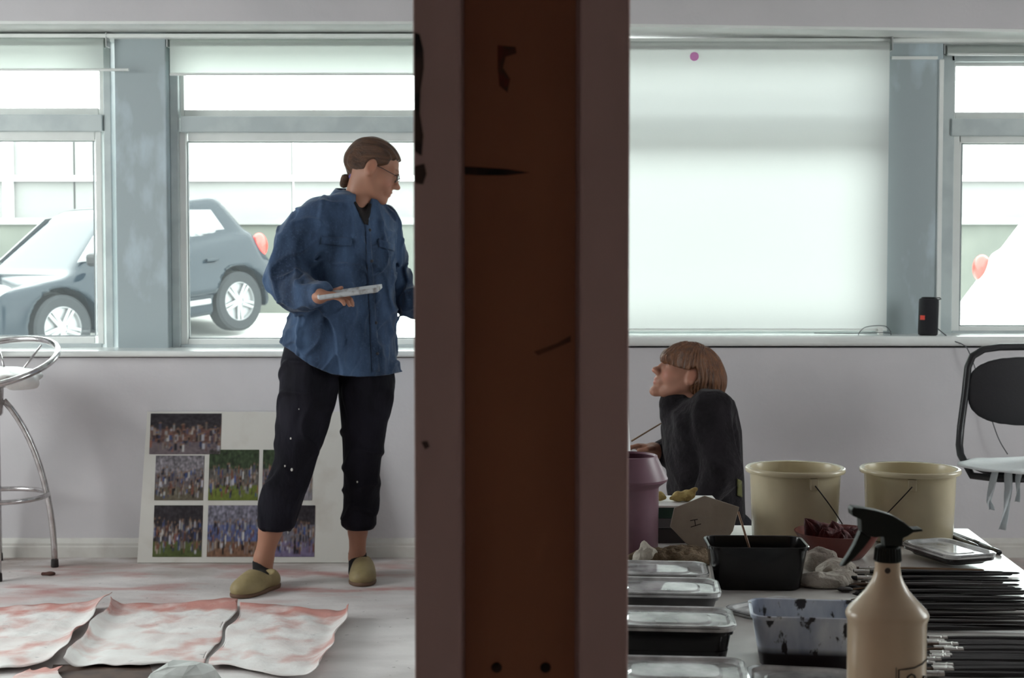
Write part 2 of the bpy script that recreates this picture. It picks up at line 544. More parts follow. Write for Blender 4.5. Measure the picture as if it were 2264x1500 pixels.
red = mixc(mul(mul(band, ramp(noise(2.6, 6, (1, 2.6, 1), (3.1, .4, 0)), .50, .66)), .75), grime, (0.42, 0.11, 0.09, 1))
speck = mixc(mul(ramp(noise(38, 3), .68, .73), .6), red, (0.10, 0.07, 0.06, 1))
L.new(speck, b.inputs['Base Color'])
bp = N.new('ShaderNodeBump'); bp.inputs['Strength'].default_value = .15; bp.inputs['Distance'].default_value = .01
L.new(noise(40, 6), bp.inputs['Height']); L.new(bp.outputs[0], b.inputs['Normal'])
tag(G().span((XL, YB, -.08), (XR, YW + .02, 0)).build('floor', fm), 'pale paint-stained concrete studio floor', None, kind='structure')

tag(G().span((XL - .1, YB - .1, ZC), (XR + .1, YW + .4, ZC + .1)).build('ceiling', m_ceil), 'plain plaster ceiling of the studio', None, kind='structure')
def side_wall(name, x, xo, wins, label):
    """side wall pierced by added window openings (y0, y1, z0, z1)"""
    g = G(); y = YB
    for y0, y1, z0, z1 in wins:
        g.span((x, y, -.08), (xo, y0, ZC)); g.span((x, y0, -.08), (xo, y1, z0)); g.span((x, y0, z1), (xo, y1, ZC)); y = y1
    g.span((x, y, -.08), (xo, YW + .4, ZC))
    return tag(g.build(name, m_wall), label, None, kind='structure')
WIN_L = [(3.3, 5.0, .8, 2.4)]  # unseen side windows, added to supply light to the room
WIN_R = [(2.6, 4.0, .85, 2.35)]
side_wall('wall_left', XL, XL - .14, WIN_L, 'left side wall of the studio')
side_wall('wall_right', XR, XR + .14, WIN_R, 'right side wall of the studio')
def portal(c, rot, w, h):
    d = bpy.data.lights.new('daylight_portal', 'AREA'); d.shape = 'RECTANGLE'; d.size = w; d.size_y = h
    d.cycles.is_portal = True
    o = bpy.data.objects.new('daylight_portal', d); COL.objects.link(o); o.location = c; o.rotation_euler = rot
nwin = 5
m_pane5 = None
for x, sgn, wins in ((XL, -1, WIN_L), (XR, 1, WIN_R)):
    for y0, y1, z0, z1 in wins:
        w = tag(thing('window_%d' % nwin, (x + sgn * .05, (y0 + y1) / 2, z0)), 'added side window, out of the picture, to brighten the studio', None, kind='structure', group='added side windows'); nwin += 1
        f = G()
        for a_, b_ in (((y0, z0), (y0 + .06, z1)), ((y1 - .06, z0), (y1, z1)), ((y0 + .06, z0), (y1 - .06, z0 + .06)), ((y0 + .06, z1 - .06), (y1 - .06, z1))):
            f.span((x + sgn * .02, a_[0], a_[1]), (x + sgn * .09, b_[0], b_[1]))
        f.build('frame', m_frame, w, world=True)
        portal((x + sgn * .12, (y0 + y1) / 2, (z0 + z1) / 2), (0, sgn * PI / 2, 0), z1 - z0, y1 - y0)
tag(G().span((XL, YB - .12, -.08), (XR, YB, ZC)).build('wall_rear', m_rear), 'rear wall behind the camera', None, kind='structure')

# window wall: apron below the sills, header above, piers between the windows
zsl = P(600, 768, YF).z       # sill top, left bays
zsr = P(1700, 737, YF).z      # sill top, right bays
xm = P(1160, 600, YW).x
g = G()
g.span((XL, YW, -.08), (xm, YF + .12, zsl - .03)); g.span((xm, YW, -.08), (XR, YF + .12, zsr - .05))
ww = tag(g.build('wall_window', m_wall), 'long wall under and above the studio windows', None, kind='structure')
def quad_header(name, xa, ya, xb, yb):
    a = P(xa, ya, YW); c = P(xb, yb, YW)
    G().prism([(a.x, YW, a.z), (c.x, YW, c.z), (c.x, YW, ZC), (a.x, YW, ZC)], (0, .5, 0)).build(name, m_wall, ww)
quad_header('header', -820, 45, 1160, 47); quad_header('header', 1160, 49, 3140, 76)
for xa, ya, xb, yb in ((-820, 45, 1160, 47), (1160, 49, 3140, 76)):      # white board under the header
    a = P(xa, ya, YW); c = P(xb, yb, YW)
    G().prism([(a.x, YW + .004, a.z), (c.x, YW + .004, c.z), (c.x, YW + .004, c.z - .012), (a.x, YW + .004, a.z - .012)], (0, .30, 0)).build('soffit_board', m_gloss, ww)
ww.data.materials[0] = m_wall
# sills
tag(G().span((XL, YW - .03, P(0, 790, YW - .03).z), (xm, YF + .02, zsl)).build('trim_1', m_gloss, bevel=.011, bseg=4), 'white painted window sill of the left bays', None, kind='structure')
tag(G().span((xm, YW - .03, P(1700, 766, YW - .03).z), (XR, YF + .02, zsr)).build('trim_2', m_gloss, bevel=.018, bseg=4), 'thick white painted window sill of the right bays', None, kind='structure')
# batten under the soffit
for i, (x0, x1, y) in enumerate(((-800, 1160, 74), (1160, 3100, 84))):
    tag(G().pxbox(x0, y, x1, y + 9, YF - .1, .16).build('trim_%d' % (3 + i), m_white, bevel=.004), 'white batten under the window soffit', None, group='soffit battens', kind='structure')
# skirting with a moulded top
g = G(); zb = P(0, 1192, YW - .02).z
prof = [(0, 0), (-.022, 0), (-.022, zb - .035), (-.017, zb - .03), (-.017, zb - .02), (-.012, zb - .012), (-.006, zb - .004), (0, zb)]
g.prism([(XL, YW + y, z) for y, z in prof], (XR - XL, 0, 0))
tag(g.build('baseboard_back', m_base), 'grubby white moulded skirting under the windows', None, kind='structure')

# piers
def pier(x0, x1, ybot, m=m_pier):
    a = P(x0, 80, YP); c = P(x1, ybot, YP)
    G().span((a.x, YP, P(0, ybot, YP).z), (c.x, YF + .16, 2.3)).build('pier', m, ww, bevel=.004)
pier(252, 373, 776); pier(1108, 1226, 776); pier(1962, 2078, 742); pier(-620, -490, 776); pier(2815, 3200, 742)

# windows
m_pane = glass_mat('dusty_glare_glass', 0.011, (0.9, 0.97, 1.0, 1))  # dust film doubles as veiling glare over the yard
m_bead = mat('putty_and_gasket', (0.30, 0.33, 0.34), 0.6)
def window(n, x0, x1, ytop, ybot, tr0, tr1, gl_top, gl_bot):
    w = tag(thing('window_%d' % n), 'painted timber window with a top light, bay %d from the left' % n, None, kind='structure')
    f = G(); s = 26                                   # outer frame
    f.pxbox(x0, ytop, x0 + s, ybot, YF, .12); f.pxbox(x1 - s, ytop, x1, ybot, YF, .12)
    f.pxbox(x0 + s, ytop, x1 - s, ytop + 30, YF, .12); f.pxbox(x0 + s, ybot - 10, x1 - s, ybot, YF, .12)
    fo = f.build('frame', m_frame, w, bevel=.004)
    G().pxbox(x0 + s, tr0, x1 - s, tr1 - 8, YF - .012, .132).build('transom_rail', m_frame, w, bevel=.004)
    sash = G(); a, c = x0 + s - 4, x1 - s + 4         # lower sash
    sash.pxbox(a, tr1 - 8, a + 20, ybot - 8, YF + .015, .06); sash.pxbox(c - 20, tr1 - 8, c, ybot - 8, YF + .015, .06)
    sash.pxbox(a + 20, tr1 - 8, c - 20, gl_top, YF + .015, .06); sash.pxbox(a + 20, gl_bot, c - 20, ybot - 8, YF + .015, .06)
    so = sash.build('sash', m_white, w, bevel=.004)
    gk = G(); q = 3
    gk.pxbox(a + 20, gl_top, c - 20, gl_top + q, YF + .04, .02); gk.pxbox(a + 20, gl_bot - q, c - 20, gl_bot, YF + .04, .02)
    gk.pxbox(a + 20, gl_top + q, a + 20 + q, gl_bot - q, YF + .04, .02); gk.pxbox(c - 20 - q, gl_top + q, c - 20, gl_bot - q, YF + .04, .02)
    gk.build('gasket', m_bead, so)
    v = G()                                           # top-hung vent
    a2, c2 = x0 + s - 6, x1 - s + 6
    v.pxbox(a2, ytop + 26, a2 + 14, tr0 + 2, YF + .05, .05); v.pxbox(c2 - 14, ytop + 26, c2, tr0 + 2, YF + .05, .05)
    v.pxbox(a2 + 14, tr0 - 14, c2 - 14, tr0 + 2, YF + .05, .05); v.pxbox(a2 + 14, ytop + 26, c2 - 14, ytop + 40, YF + .05, .05)
    vo = v.build('vent_sash', m_white, w, bevel=.003)
    G().pxbox(a + 20, gl_top, c - 20, gl_bot, YF + .055, .006).build('pane', m_pane, w)
    G().pxbox(a2 + 14, ytop + 40, c2 - 14, tr0 - 14, YF + .075, .006).build('pane', m_pane, w)
    pa, pb = P(x0 + s, ytop + 20, YF + .2), P(x1 - s, ybot, YF + .2)
    portal(((pa.x + pb.x) / 2, YF + .2, (pa.z + pb.z) / 2), (-PI / 2, 0, 0), pb.x - pa.x, pa.z - pb.z)
window(1, -490, 252, 78, 770, 253, 298, 310, 745)
window(2, 373, 1108, 78, 772, 257, 300, 312, 750)
window(3, 1226, 1962, 96, 744, 262, 306, 318, 722)
window(4, 2078, 2815, 106, 742, 262, 308, 316, 722)

# roller blinds
m_blind = fabric_translucent('blind_cloth', (0.84, 0.85, 0.84, 1), (0.50, 0.51, 0.50, 1), 0.60)
m_blind2 = fabric_translucent('thick_blind_cloth', (0.74, 0.78, 0.76, 1), (0.55, 0.58, 0.55, 1), 0.55)
m_metal = mat('dull_bracket_metal', (0.45, 0.46, 0.46), 0.4, 0.8)
m_pink = fabric_translucent('pink_paint_spot', (0.8, 0.42, 0.70, 1), (0.85, 0.5, 0.78, 1), .6)
def blind(x0, x1, ytop, ybot, Y, fab, label, bar_ext=0, spot=None):
    c = P((x0 + x1) / 2, ytop, Y)
    t = thing('roller_blind', c, label=label, cat='blind')
    a, d = P(x0, ytop, Y), P(x1, ybot, Y)
    G().tube([(a.x, Y, a.z), (d.x, Y, a.z)], .022, 14).build('roller', fab, t, smooth=40, world=True)
    G().grid(lambda u, v: (a.x + (d.x - a.x) * u, Y - .022 + .003 * math.sin(u * 9) * v, a.z + (d.z - a.z) * v), 24, 10).build('fabric', fab, t, smooth=True, world=True)
    e = P(x1 + bar_ext, ybot, Y)
    G().tube([(a.x, Y - .022, d.z), (e.x, Y - .022, d.z)], .010, 10, flat=.6).build('bottom_bar', m_white, t, smooth=40, world=True)
    for x in (a.x - .012, d.x + .012):
        G().box((x, Y + .005, a.z + .012), (.006, .05, .06)).build('bracket', m_metal, t, world=True, bevel=.002)
    if spot:
        s = P(spot[0], spot[1], Y - .027)
        g = G(); g.lathe([(0, 0), (.0185, 0), (.019, .0012), (0, .0016)], s, 20, Matrix.Rotation(PI / 2, 3, 'X'))
        g.build('paint_spot', m_pink, t, world=True, label='round pink paint spot')
    return t
blind(-500, 232, 95, 156, YP - .02, m_blind2, 'short pale roller blind at the leftmost window, its bar overhanging the pier', 56)
blind(378, 1104, 96, 166, YF - .04, m_blind2, 'short pale roller blind rolled up above the window behind the standing person')
blind(1214, 1957, 104, 729, YP - .05, m_blind, 'white roller blind pulled all the way down over its window', 0, (1535, 125))
blind(2092, 2810, 112, 122, YF - .04, m_blind2, 'fully rolled-up blind at the rightmost window')
# cable trunking on the right pier
g = G(); Yt = YP - .012
t = tag(thing('cable_trunking', P(2078, 742, Yt)), 'thin white cable trunking running down the pier beside the black speaker', 'trunking')
g.pxbox(1972, 124, 2074, 131, Yt, .014); g.build('horizontal_run', m_white, t, world=True, bevel=.002)
a = P(2083, 131, Yt); c = P(2073, 741, Yt)
G().prism([(a.x - .009, Yt, a.z), (a.x + .009, Yt, a.z), (a.x + .009, Yt, c.z), (a.x - .009, Yt, c.z)], (0, .014, 0)).build('vertical_run', m_white, t, world=True, bevel=.002)

# ------------------------------------------------------------------ outdoors
m_road = mat('pale_concrete_yard', (0.70, 0.70, 0.68), .9, var=(0.62, 0.62, 0.60), vscale=1.2)
m_ext1 = mat('mossy_concrete_wall', (0.088, 0.094, 0.080), .95, var=(0.070, 0.076, 0.065), vscale=1.5)
m_ext2 = mat('grey_render', (0.185, 0.185, 0.18), .9, var=(0.165, 0.165, 0.16), vscale=.8)
m_ext3 = mat('white_rail_paint', (0.82, 0.82, 0.8), .6)
YD = 19.0
def gz(y): return .25 if y < 15.8 else .25 + .13 * (y - 15.8)
g = G()
ys = [6.4, 15.8, 22.0]
g.add([(x, y, gz(y)) for y in ys for x in (-26, 26)], [(0, 1, 3, 2), (2, 3, 5, 4)])
g.add([(-26, -12, .2), (XL - .2, -12, .2), (XL - .2, 6.4, .25), (-26, 6.4, .25)], [(0, 1, 2, 3)])
g.add([(XR + .2, -12, .2), (26, -12, .2), (26, 6.4, .25), (XR + .2, 6.4, .25)], [(0, 1, 2, 3)])
tag(g.build('ground_outside', m_road), 'pale concrete yard sloping up outside the windows', None, kind='structure')
zl = P(1132, 497, YD).z; zt = P(1132, 262, YD + .6).z
wo = tag(G().span((-24, YD, -.2), (24, YD + .5, zl)).build('wall_outside', m_ext1), 'mossy concrete retaining wall across the yard', None, kind='structure')
G().span((-24, YD - .06, zl), (24, YD + .6, zl + .09)).build('coping', m_ext2, wo)
for k in range(16):                                        # upper hoarding panels with open joints
    G().span((-24 + k * 3.0, YD + .62, zl - .2), (-24 + k * 3.0 + 2.97, YD + .75, zt)).build('panel', m_ext2, wo)
G().span((-24, YD + .52, P(0, 400, YD + .5).z), (24, YD + .6, P(0, 388, YD + .5).z)).build('rail', m_ext3, wo)
for x in (-6.9, .3, 7.4):
    G().span((x - .06, YD + .5, zl), (x + .06, YD + .6, P(0, 300, YD).z)).build('rail_post', m_ext3, wo)
a, c = P(577, 566, YD - .004), P(556, 624, YD - .004)
G().prism([a, a + Vector((.02, 0, -.06)), c + Vector((.03, 0, .02)), c, c + Vector((-.02, 0, .06)), a + Vector((-.06, 0, -.09))], (0, .01, 0)).build('paint_slash', m_ext3, wo, label='white slash of paint on the wall')

# cars
m_car = mat('dark_blue_car_paint', (0.005, 0.010, 0.015), .10, .0, spec=.20)
m_carw = mat('white_car_paint', (0.80, 0.80, 0.80), .3, coat=.5)
m_glassdark = mat('car_window_glass', (0.06, 0.065, 0.07), .05, spec=1.0)
m_tyre = mat('tyre_rubber', (0.016, 0.018, 0.02), .85, spec=.2)
m_rim = mat('silver_alloy', (0.20, 0.205, 0.21), .4, .3)
m_tail = mat('red_tail_light', (0.65, 0.03, 0.02), .25)
m_trim = mat('black_plastic_trim', (0.012, 0.012, 0.013), .6, spec=.2)
WB, WR, HW = 2.5, .36, .90
def make_car(label, paint, cat='car'):
    t = thing('car', label=label, cat=cat)
    s = SDF((-2.3, -1.1, .1), (2.3, 1.1, 1.85), .032)
    X, Y, Z = s.whole()
    def planes(*pl):
        d = -9.0
        for nx, ny, nz, o in pl:
            q = math.sqrt(nx * nx + ny * ny + nz * nz)
            d = np.logaddexp(d * 28, ((X * nx + Y * ny + Z * nz - o) / q) * 28) / 28
        return d
    ay = np.abs(Y)
    low = -9.0
    def pl(nx, ny, nz, o):
        q = math.sqrt(nx * nx + ny * ny + nz * nz); return (X * nx + ay * ny + Z * nz - o) / q
    def smax(*a):
        d = a[0]
        for e in a[1:]: d = np.logaddexp(d * 26, e * 26) / 26
        return d
    low = smax(pl(0, 1, 0, HW) + 0 * Z, pl(0, .8, .35, HW * .8 + .35 * .86), pl(0, 0, -1, -.24), pl(.10, 0, 1, 1.02), pl(1, .25, .12, 2.08 + .2), pl(-1, .25, .12, 1.80 + .2))
    top = smax(pl(0, 1, .42, .86 + .42 * .86), pl(.04, 0, 1, 1.60), pl(.62, 0, .78, .62 * .98 + .78 * .98), pl(-.86, 0, .5, .86 * 1.72 + .5 * 1.0), pl(0, 0, -1, -.5))
    d = np.minimum(low, top)
    h = np.clip(.5 + .5 * (top - low) / .06, 0, 1); d = top * (1 - h) + low * h - .06 * h * (1 - h)
    for x0 in (-WB / 2, WB / 2):
        w = np.maximum(np.sqrt((X - x0) ** 2 + (Z - WR) ** 2) - (WR + .07), .55 - ay)
        d = np.maximum(d, -w)
    s.F = d.astype(np.float32)
    body = s.build('body', paint, t)
    # glazing: proud panels a little outside the cabin skin
    for sd in (-1, 1):
        def sidepane(poly):
            q = []
            for x, z in poly:
                y = (.86 + .42 * .86 - .42 * z)
                q.append((x, sd * (y - .02), z))
            G().prism(q, (0, sd * .02, 0)).build('window_glass', m_glassdark, t)
        sidepane([(.92, 1.04), (.36, 1.50), (-.28, 1.53), (-.28, 1.04)])
        sidepane([(-.34, 1.04), (-.34, 1.53), (-1.15, 1.48), (-1.32, 1.06)])
        G().box((.0, sd * (HW - .005), .42), (1.55, .05, .07)).build('sill_trim', m_rim, t, bevel=.02)
        G().box((.86, sd * (HW + .10), 1.06), (.12, .20, .14)).build('mirror', m_trim, t, bevel=.04)
        for hx in (.05, -.85):
            G().box((hx, sd * (HW + .0), .90), (.18, .05, .035)).build('door_handle', paint, t, bevel=.01)
        G().ell((-1.74, sd * .76, 1.0), (.10, .10, .15), 14, 10).build('tail_light', m_tail, t, smooth=True)
        G().ell((1.92, sd * .68, .80), (.22, .16, .10), 14, 10).build('head_lamp', m_rim, t, smooth=True)
        # wheel-arch lining
        for x0 in (-WB / 2, WB / 2):
            R = Matrix.Rotation(-PI / 2 * sd, 3, 'X')
            tw = thing('wheel'); tw.parent = t; tw.location = (x0, sd * (HW - .13), WR)
            prof = [(.235, -.1), (.33, -.11), (WR, -.085), (WR, .085), (.33, .11), (.235, .1), (.235, -.1)]
            G().lathe(prof, (0, 0, 0), 30, R).build('tyre', m_tyre, tw, smooth=35)
            g = G(); g.lathe([(.24, .05), (.25, .09), (.225, .095), (.215, .04), (.21, -.05), (.24, -.05)], (0, 0, 0), 30, R)
            for k in range(5):
                a = 2 * PI * k / 5 + .3
                for da in (-.12, .12):
                    p0 = R @ Vector((.05 * math.cos(a + da * 3), .05 * math.sin(a + da * 3), .085))
                    p1 = R @ Vector((.225 * math.cos(a + da), .225 * math.sin(a + da), .08))
                    g.tube([p0, p1], [.022, .020], 6)
            g.lathe([(0, .10), (.05, .095), (.065, .06), (0, .05)], (0, 0, 0), 16, R)
            g.build('rim', m_rim, tw, smooth=35)
            G().lathe([(.0, .0), (.2, .0), (.2, .02), (0, .02)], (0, 0, 0), 20, R).build('brake_disc', m_trim, tw)
    return t
car = make_car('dark blue car parked in the yard outside the left windows', m_car)
pf = P(45, 713, 15.8); pr = P(430, 645, 17.75)
dx, dy = pf.x - pr.x, pf.y - pr.y
ang = math.atan2(dy, dx); mid = (pf + pr) / 2
slope = math.atan2(gz(15.8) - gz(17.75), math.hypot(dx, dy))
car.rotation_euler = Euler((0, -slope, ang), 'XYZ')
car.location = (mid.x, mid.y, (gz(15.8) + gz(17.75)) / 2)
car2 = copy_tree(car)
tag(car2, 'white car parked beyond the rightmost window')
for ch in car2.children:
    if ch.data is not None and ch.data.materials[0] is m_car:
        ch.data = ch.data.copy(); ch.data.materials[0] = m_carw
car2.rotation_euler = (0, 0, .12); car2.location = (6.95, 15.0, .25)

# ------------------------------------------------------------------ foreground post
YPO = 1.25
m_pgrey = mat('grey_painted_timber', (0.43, 0.275, 0.25), .75, var=(0.38, 0.24, 0.215), vscale=5, stretch=(1, 1, .3), bump=.05)
m_pbrown = mat('brown_board', (0.42, 0.17, 0.088), .8, var=(0.35, 0.135, 0.070), vscale=6, stretch=(1, 1, .4), bump=.05)
m_soot = mat('black_smudge', (0.05, 0.026, 0.018), .9, var=(0.012, 0.008, 0.007), vscale=40)
m_faint = mat('faint_smudge', (0.21, 0.088, 0.048), .9, var=(0.12, 0.05, 0.03), vscale=30)
m_redmark = mat('faint_red_chalk', (0.16, 0.035, 0.02), .9, var=(0.09, 0.04, 0.022), vscale=60, ramp=(.4, .55))
post = thing('partition_post', P(1150, 750, YPO) * Vector((1, 1, 0)) if False else (P(1150, 750, YPO).x, YPO, 0),
             label='dark floor-to-ceiling post of two grey uprights with a brown board between', cat='post')
def upright(x0, x1):
    a, c = P(x0, 750, YPO).x, P(x1, 750, YPO).x
    G().span((a, YPO, 0), (c, YPO + .14, ZC)).build('upright', m_pgrey, post, world=True, bevel=.003)
upright(915, 1020); upright(1282, 1391)
YR = YPO * 1.075
a, c = P(1020, 750, YPO).x, P(1282, 750, YPO).x
G().span((a, YR, 0), (c, YR + .02, ZC)).build('centre_board', m_pbrown, post, world=True)
def smear(pts, Y, m, name, th=.0006):
    G().prism([P(x, y, Y) for x, y in pts], (0, -th, 0)).build(name, m, post, world=True)
smear([(1022, 368), (1060, 370), (1120, 374), (1172, 382), (1120, 388), (1060, 388), (1022, 386)], YR, m_soot, 'black_smear')
smear([(917, 72), (928, 76), (936, 110), (937, 150), (930, 200), (928, 250), (936, 300), (932, 345), (917, 335)], YPO, m_soot, 'black_smear')
smear([(917, 368), (938, 362), (943, 385), (935, 408), (917, 405)], YPO, m_soot, 'black_smear')
smear([(932, 978), (945, 976), (950, 988), (940, 994)], YPO, m_soot, 'black_smear')
smear([(1180, 778), (1230, 760), (1262, 742), (1262, 756), (1225, 772), (1190, 786)], YR, m_faint, 'faint_smear')
smear([(1100, 100), (1140, 104), (1142, 118), (1118, 126), (1112, 150), (1128, 175), (1122, 205), (1104, 190), (1100, 150)], YR, m_redmark, 'red_mark')
for x in (1098, 1206):
    p = P(x, 1477, YR)
    G().lathe([(0, .004), (.004, .0035), (.0052, 0)], p, 14, Matrix.Rotation(PI / 2, 3, 'X')).build('bolt_head', m_soot, post, smooth=True, world=True)

# ------------------------------------------------------------------ bar stool
m_chrome = mat('scuffed_chrome', (0.62, 0.60, 0.60), .22, .95, var=(0.48, 0.45, 0.45), vscale=30, bump=.03, bscale=90)
m_seatw = mat('pale_plastic_wrap', (0.78, 0.78, 0.77), .45, var=(0.70, 0.66, 0.64), vscale=9, bump=.4, bscale=25)
m_foot = mat('black_rubber_foot', (0.03, 0.025, 0.025), .8)
sc = Vector((-2.037, 5.597, 0))
st = thing('bar_stool', sc, label='chrome bar stool with tilted ring backrest and wrapped pale seat at the left edge', cat='stool')
zs = P(0, 830, 5.6).z
f1 = onz(112, 1255, 0); th0 = math.atan2(f1.y - sc.y, f1.x - sc.x)
for k in range(4):
    a = th0 - k * PI / 2; d = Vector((math.cos(a), math.sin(a), 0))
    R0 = .214
    pts = []
    for i in range(13):
        u = i / 12
        q = u * PI / 2
        pts.append(d * (.028 + (R0 - .03) * math.sin(q) ** .95) + Vector((0, 0, (zs - .10) - (zs - .10 - .018) * (u * .55 + .45 * (1 - math.cos(q))))))
    lg = G().tube(pts, .0125, 10).build('leg', m_chrome, st, smooth=True)
    G().lathe([(.014, 0), (.0155, .003), (.0145, .03), (.0125, .032)], pts[-1] - Vector((0, 0, .018)), 12).build('foot', m_foot, lg, smooth=35)
zr = P(0, 1097, 5.6).z
rr = .19
G().tube([(rr * math.cos(2 * PI * i / 36), rr * math.sin(2 * PI * i / 36), zr) for i in range(36)], .010, 8, True).build('foot_ring', m_chrome, st, smooth=True)
G().lathe([(.02, zs - .16), (.026, zs - .15), (.03, zs - .05), (.06, zs - .045), (.06, zs - .035)], (0, 0, 0), 20).build('seat_column', m_chrome, st, smooth=35)
s = SDF(sc + Vector((-.25, -.25, zs - .09)), sc + Vector((.25, .25, zs + .07)), .006)
s.ell(sc + Vector((0, 0, zs - .005)), (.178, .178, .036), k=.01)
s.ell(sc + Vector((.12, -.06, zs - .02)), (.06, .05, .022), k=.03); s.cone(sc + Vector((.10, -.10, zs - .03)), sc + Vector((.16, -.02, zs - .035)), .018, .012, k=.03)
nf = smooth_noise(3, 60); s.displace(lambda X, Y, Z: .004 * nf(X, Y, Z))
s.build('seat_cushion', m_seatw, st)
ring = []
zb_, zf_ = P(40, 752, 5.72).z, P(40, 858, 5.42).z
for i in range(40):
    a = 2 * PI * i / 40 + .9
    x, y = .236 * math.cos(a), .236 * math.sin(a)
    v = (math.sin(a + .25) + 1) / 2
    ring.append((x, y, zf_ + (zb_ - zf_) * v))
G().tube(ring, .0125, 10, True).build('ring_backrest', m_chrome, st, smooth=True)
for px0, py0, px1, py1 in ((91, 764, 52, 815), (-2, 772, 9, 812), (-95, 775, -55, 812)):
    G().tube([P(px0, py0, 5.74) - sc, P(px1, py1, 5.66) - sc], .0045, 6).build('strut', m_chrome, st, smooth=True)

# ------------------------------------------------------------------ photo board leaning on the wall
m_board = mat('off_white_mount_board', (0.62, 0.60, 0.56), .7, var=(0.52, 0.48, 0.43), vscale=7, ramp=(.55, .8))
m_print = attr_mat('photo_print', .35, .4)
bb = P(545, 1250, 5.74); b0, b1 = P(303, 1250, 5.74), P(795, 1250, 5.74)
ztop = P(545, 911, 5.86).z
bd = thing('photo_board', (0, 5.74, 0), label='large white mount board of crowd photographs leaning on the wall', cat='board', rot=(-math.atan2(.125, ztop), 0, 0))
Hb = math.hypot(.125, ztop)
xa_, xb_ = P(303, 1250, 5.74).x, P(795, 1250, 5.74).x
G().prism([(xa_, 0, .002), (xb_, 0, .002), (xb_ - .0, 0, Hb), (xa_ + .016, 0, Hb)], (0, .012, 0)).build('panel', m_board, bd, bevel=.001)
def on_board(px, py):
    n = Matrix.Rotation(bd.rotation_euler.x, 3, 'X'); nn = n @ Vector((0, -1, 0)); p0 = Vector((0, 5.74, 0))
    d = ray(px, py); o = Vector((0, 0, HC)); t = (p0 - o).dot(nn) / d.dot(nn)
    q = n.inverted() @ (o + d * t - p0); return q.x, q.z
def crowd(seed, style):
    """numpy picture of a crowd outdoors: 1 trees, 2 grass, 3 stage"""
    rg = np.random.RandomState(seed); H, W = 60, 80
    im = np.zeros((H, W, 3))
    def blur(a, n=1):
        for _ in range(n): a = (a + np.roll(a, 1, 0) + np.roll(a, -1, 0) + np.roll(a, 1, 1) + np.roll(a, -1, 1)) / 5
        return a
    n = blur(rg.rand(H, W), 2); n = (n - n.min()) / (n.max() - n.min())
    yy = np.linspace(0, 1, H)[:, None] + 0 * n            # 0 bottom
    top, mid, low = style
    im[:] = np.array(mid)
    im = np.where((yy > .62)[..., None], np.array(top) * (.4 + 1.1 * n)[..., None], im)
    im = np.where((yy < .30)[..., None], np.array(low) * (.6 + .8 * n)[..., None], im * (.5 + .9 * n)[..., None])
    pal = [(.62, .60, .66), (.03, .03, .05), (.10, .10, .16), (.45, .36, .30), (.03, .02, .02), (.30, .12, .08), (.07, .12, .32), (.70, .68, .66)]
    for i in range(130):
        x = rg.randint(0, W); y = int(H * rg.uniform(.06, .60)); h = rg.randint(3, 11); w = rg.randint(1, 4)
        c = np.array(pal[rg.randint(len(pal))]) * rg.uniform(.25, .8)
        im[max(0, y):min(H, y + h), max(0, x):min(W, x + w)] = c
        im[min(H - 1, y + h):min(H, y + h + 2), max(0, x):min(W, x + w)] = (.20, .12, .08)
    return blur(im, 1)
def photo(x0, y0, x1, y1, seed, style, label):
    a, c = on_board(x0, y1), on_board(x1, y0)
    im = crowd(seed, style); H, W = im.shape[:2]
    g = G().grid(lambda u, v: (a[0] + (c[0] - a[0]) * u, -.0015, a[1] + (c[1] - a[1]) * v), W - 1, H - 1)
    o = g.build('photograph', m_print, bd, label=label)
    at = o.data.color_attributes.new('tone', 'FLOAT_COLOR', 'POINT')
    at.data.foreach_set('color', np.concatenate([im, np.ones((H, W, 1))], 2).astype(np.float32).ravel())
tree, dark, grey, sky = (.04, .06, .03), (.03, .025, .03), (.22, .20, .22), (.35, .36, .42)
grass, earth, viol = (.13, .16, .03), (.20, .11, .07), (.16, .13, .22)
photo(330, 915, 490, 1005, 1, (dark, (.12, .06, .05), (.14, .11, .12)), 'wide photograph of a packed crowd')
photo(341, 1008, 452, 1107, 2, (grey, (.13, .11, .12), (.12, .10, .07)), 'photograph of people between grey trees')
photo(460, 995, 573, 1107, 3, (tree, (.12, .11, .10), grass), 'photograph of people on green grass')
photo(579, 995, 692, 1107, 4, (tree, (.16, .14, .16), grey), 'photograph partly hidden by the trouser leg')
photo(337, 1118, 449, 1232, 5, (dark, (.05, .04, .05), (.08, .10, .03)), 'photograph of dark figures in a row on grass')
photo(457, 1118, 572, 1232, 6, ((.20, .19, .24), (.10, .12, .25), earth), 'photograph of a crowd at a blue stage')
photo(576, 1118, 697, 1232, 7, (dark, (.16, .15, .18), viol), 'photograph of people on a violet path')

# ------------------------------------------------------------------ painted paper sheets on the floor
pm, N, L = node_mat('pink_painted_paper')
b = N['Principled BSDF']; b.inputs['Roughness'].default_value = .65
tc = N.new('ShaderNodeTexCoord')
edge = N.new('ShaderNodeAttribute'); edge.attribute_name = 'edge'
c0 = mixc(ramp(noise(6, 6, (1, 1.4, 1)), .40, .70), (0.82, 0.80, 0.78, 1), (0.70, 0.62, 0.60, 1))
amt = N.new('ShaderNodeMath'); amt.operation = 'MULTIPLY_ADD'
L.new(edge.outputs['Fac'], amt.inputs[0]); amt.inputs[1].default_value = .26; L.new(noise(5.5, 9, (1.15, 1.25, 1), (7, 2, 0)), amt.inputs[2])
c1 = mixc(mul(ramp(amt.outputs[0], .52, .72), .85), c0, (0.55, 0.19, 0.15, 1))
c2 = mixc(mul(ramp(noise(16, 3, (1, 2, 1), (1, 5, 0)), .70, .76), .55), c1, (0.22, 0.22, 0.23, 1))
L.new(c2, b.inputs['Base Color'])
bp = N.new('ShaderNodeBump'); bp.inputs['Strength'].default_value = .6; bp.inputs['Distance'].default_value = .012
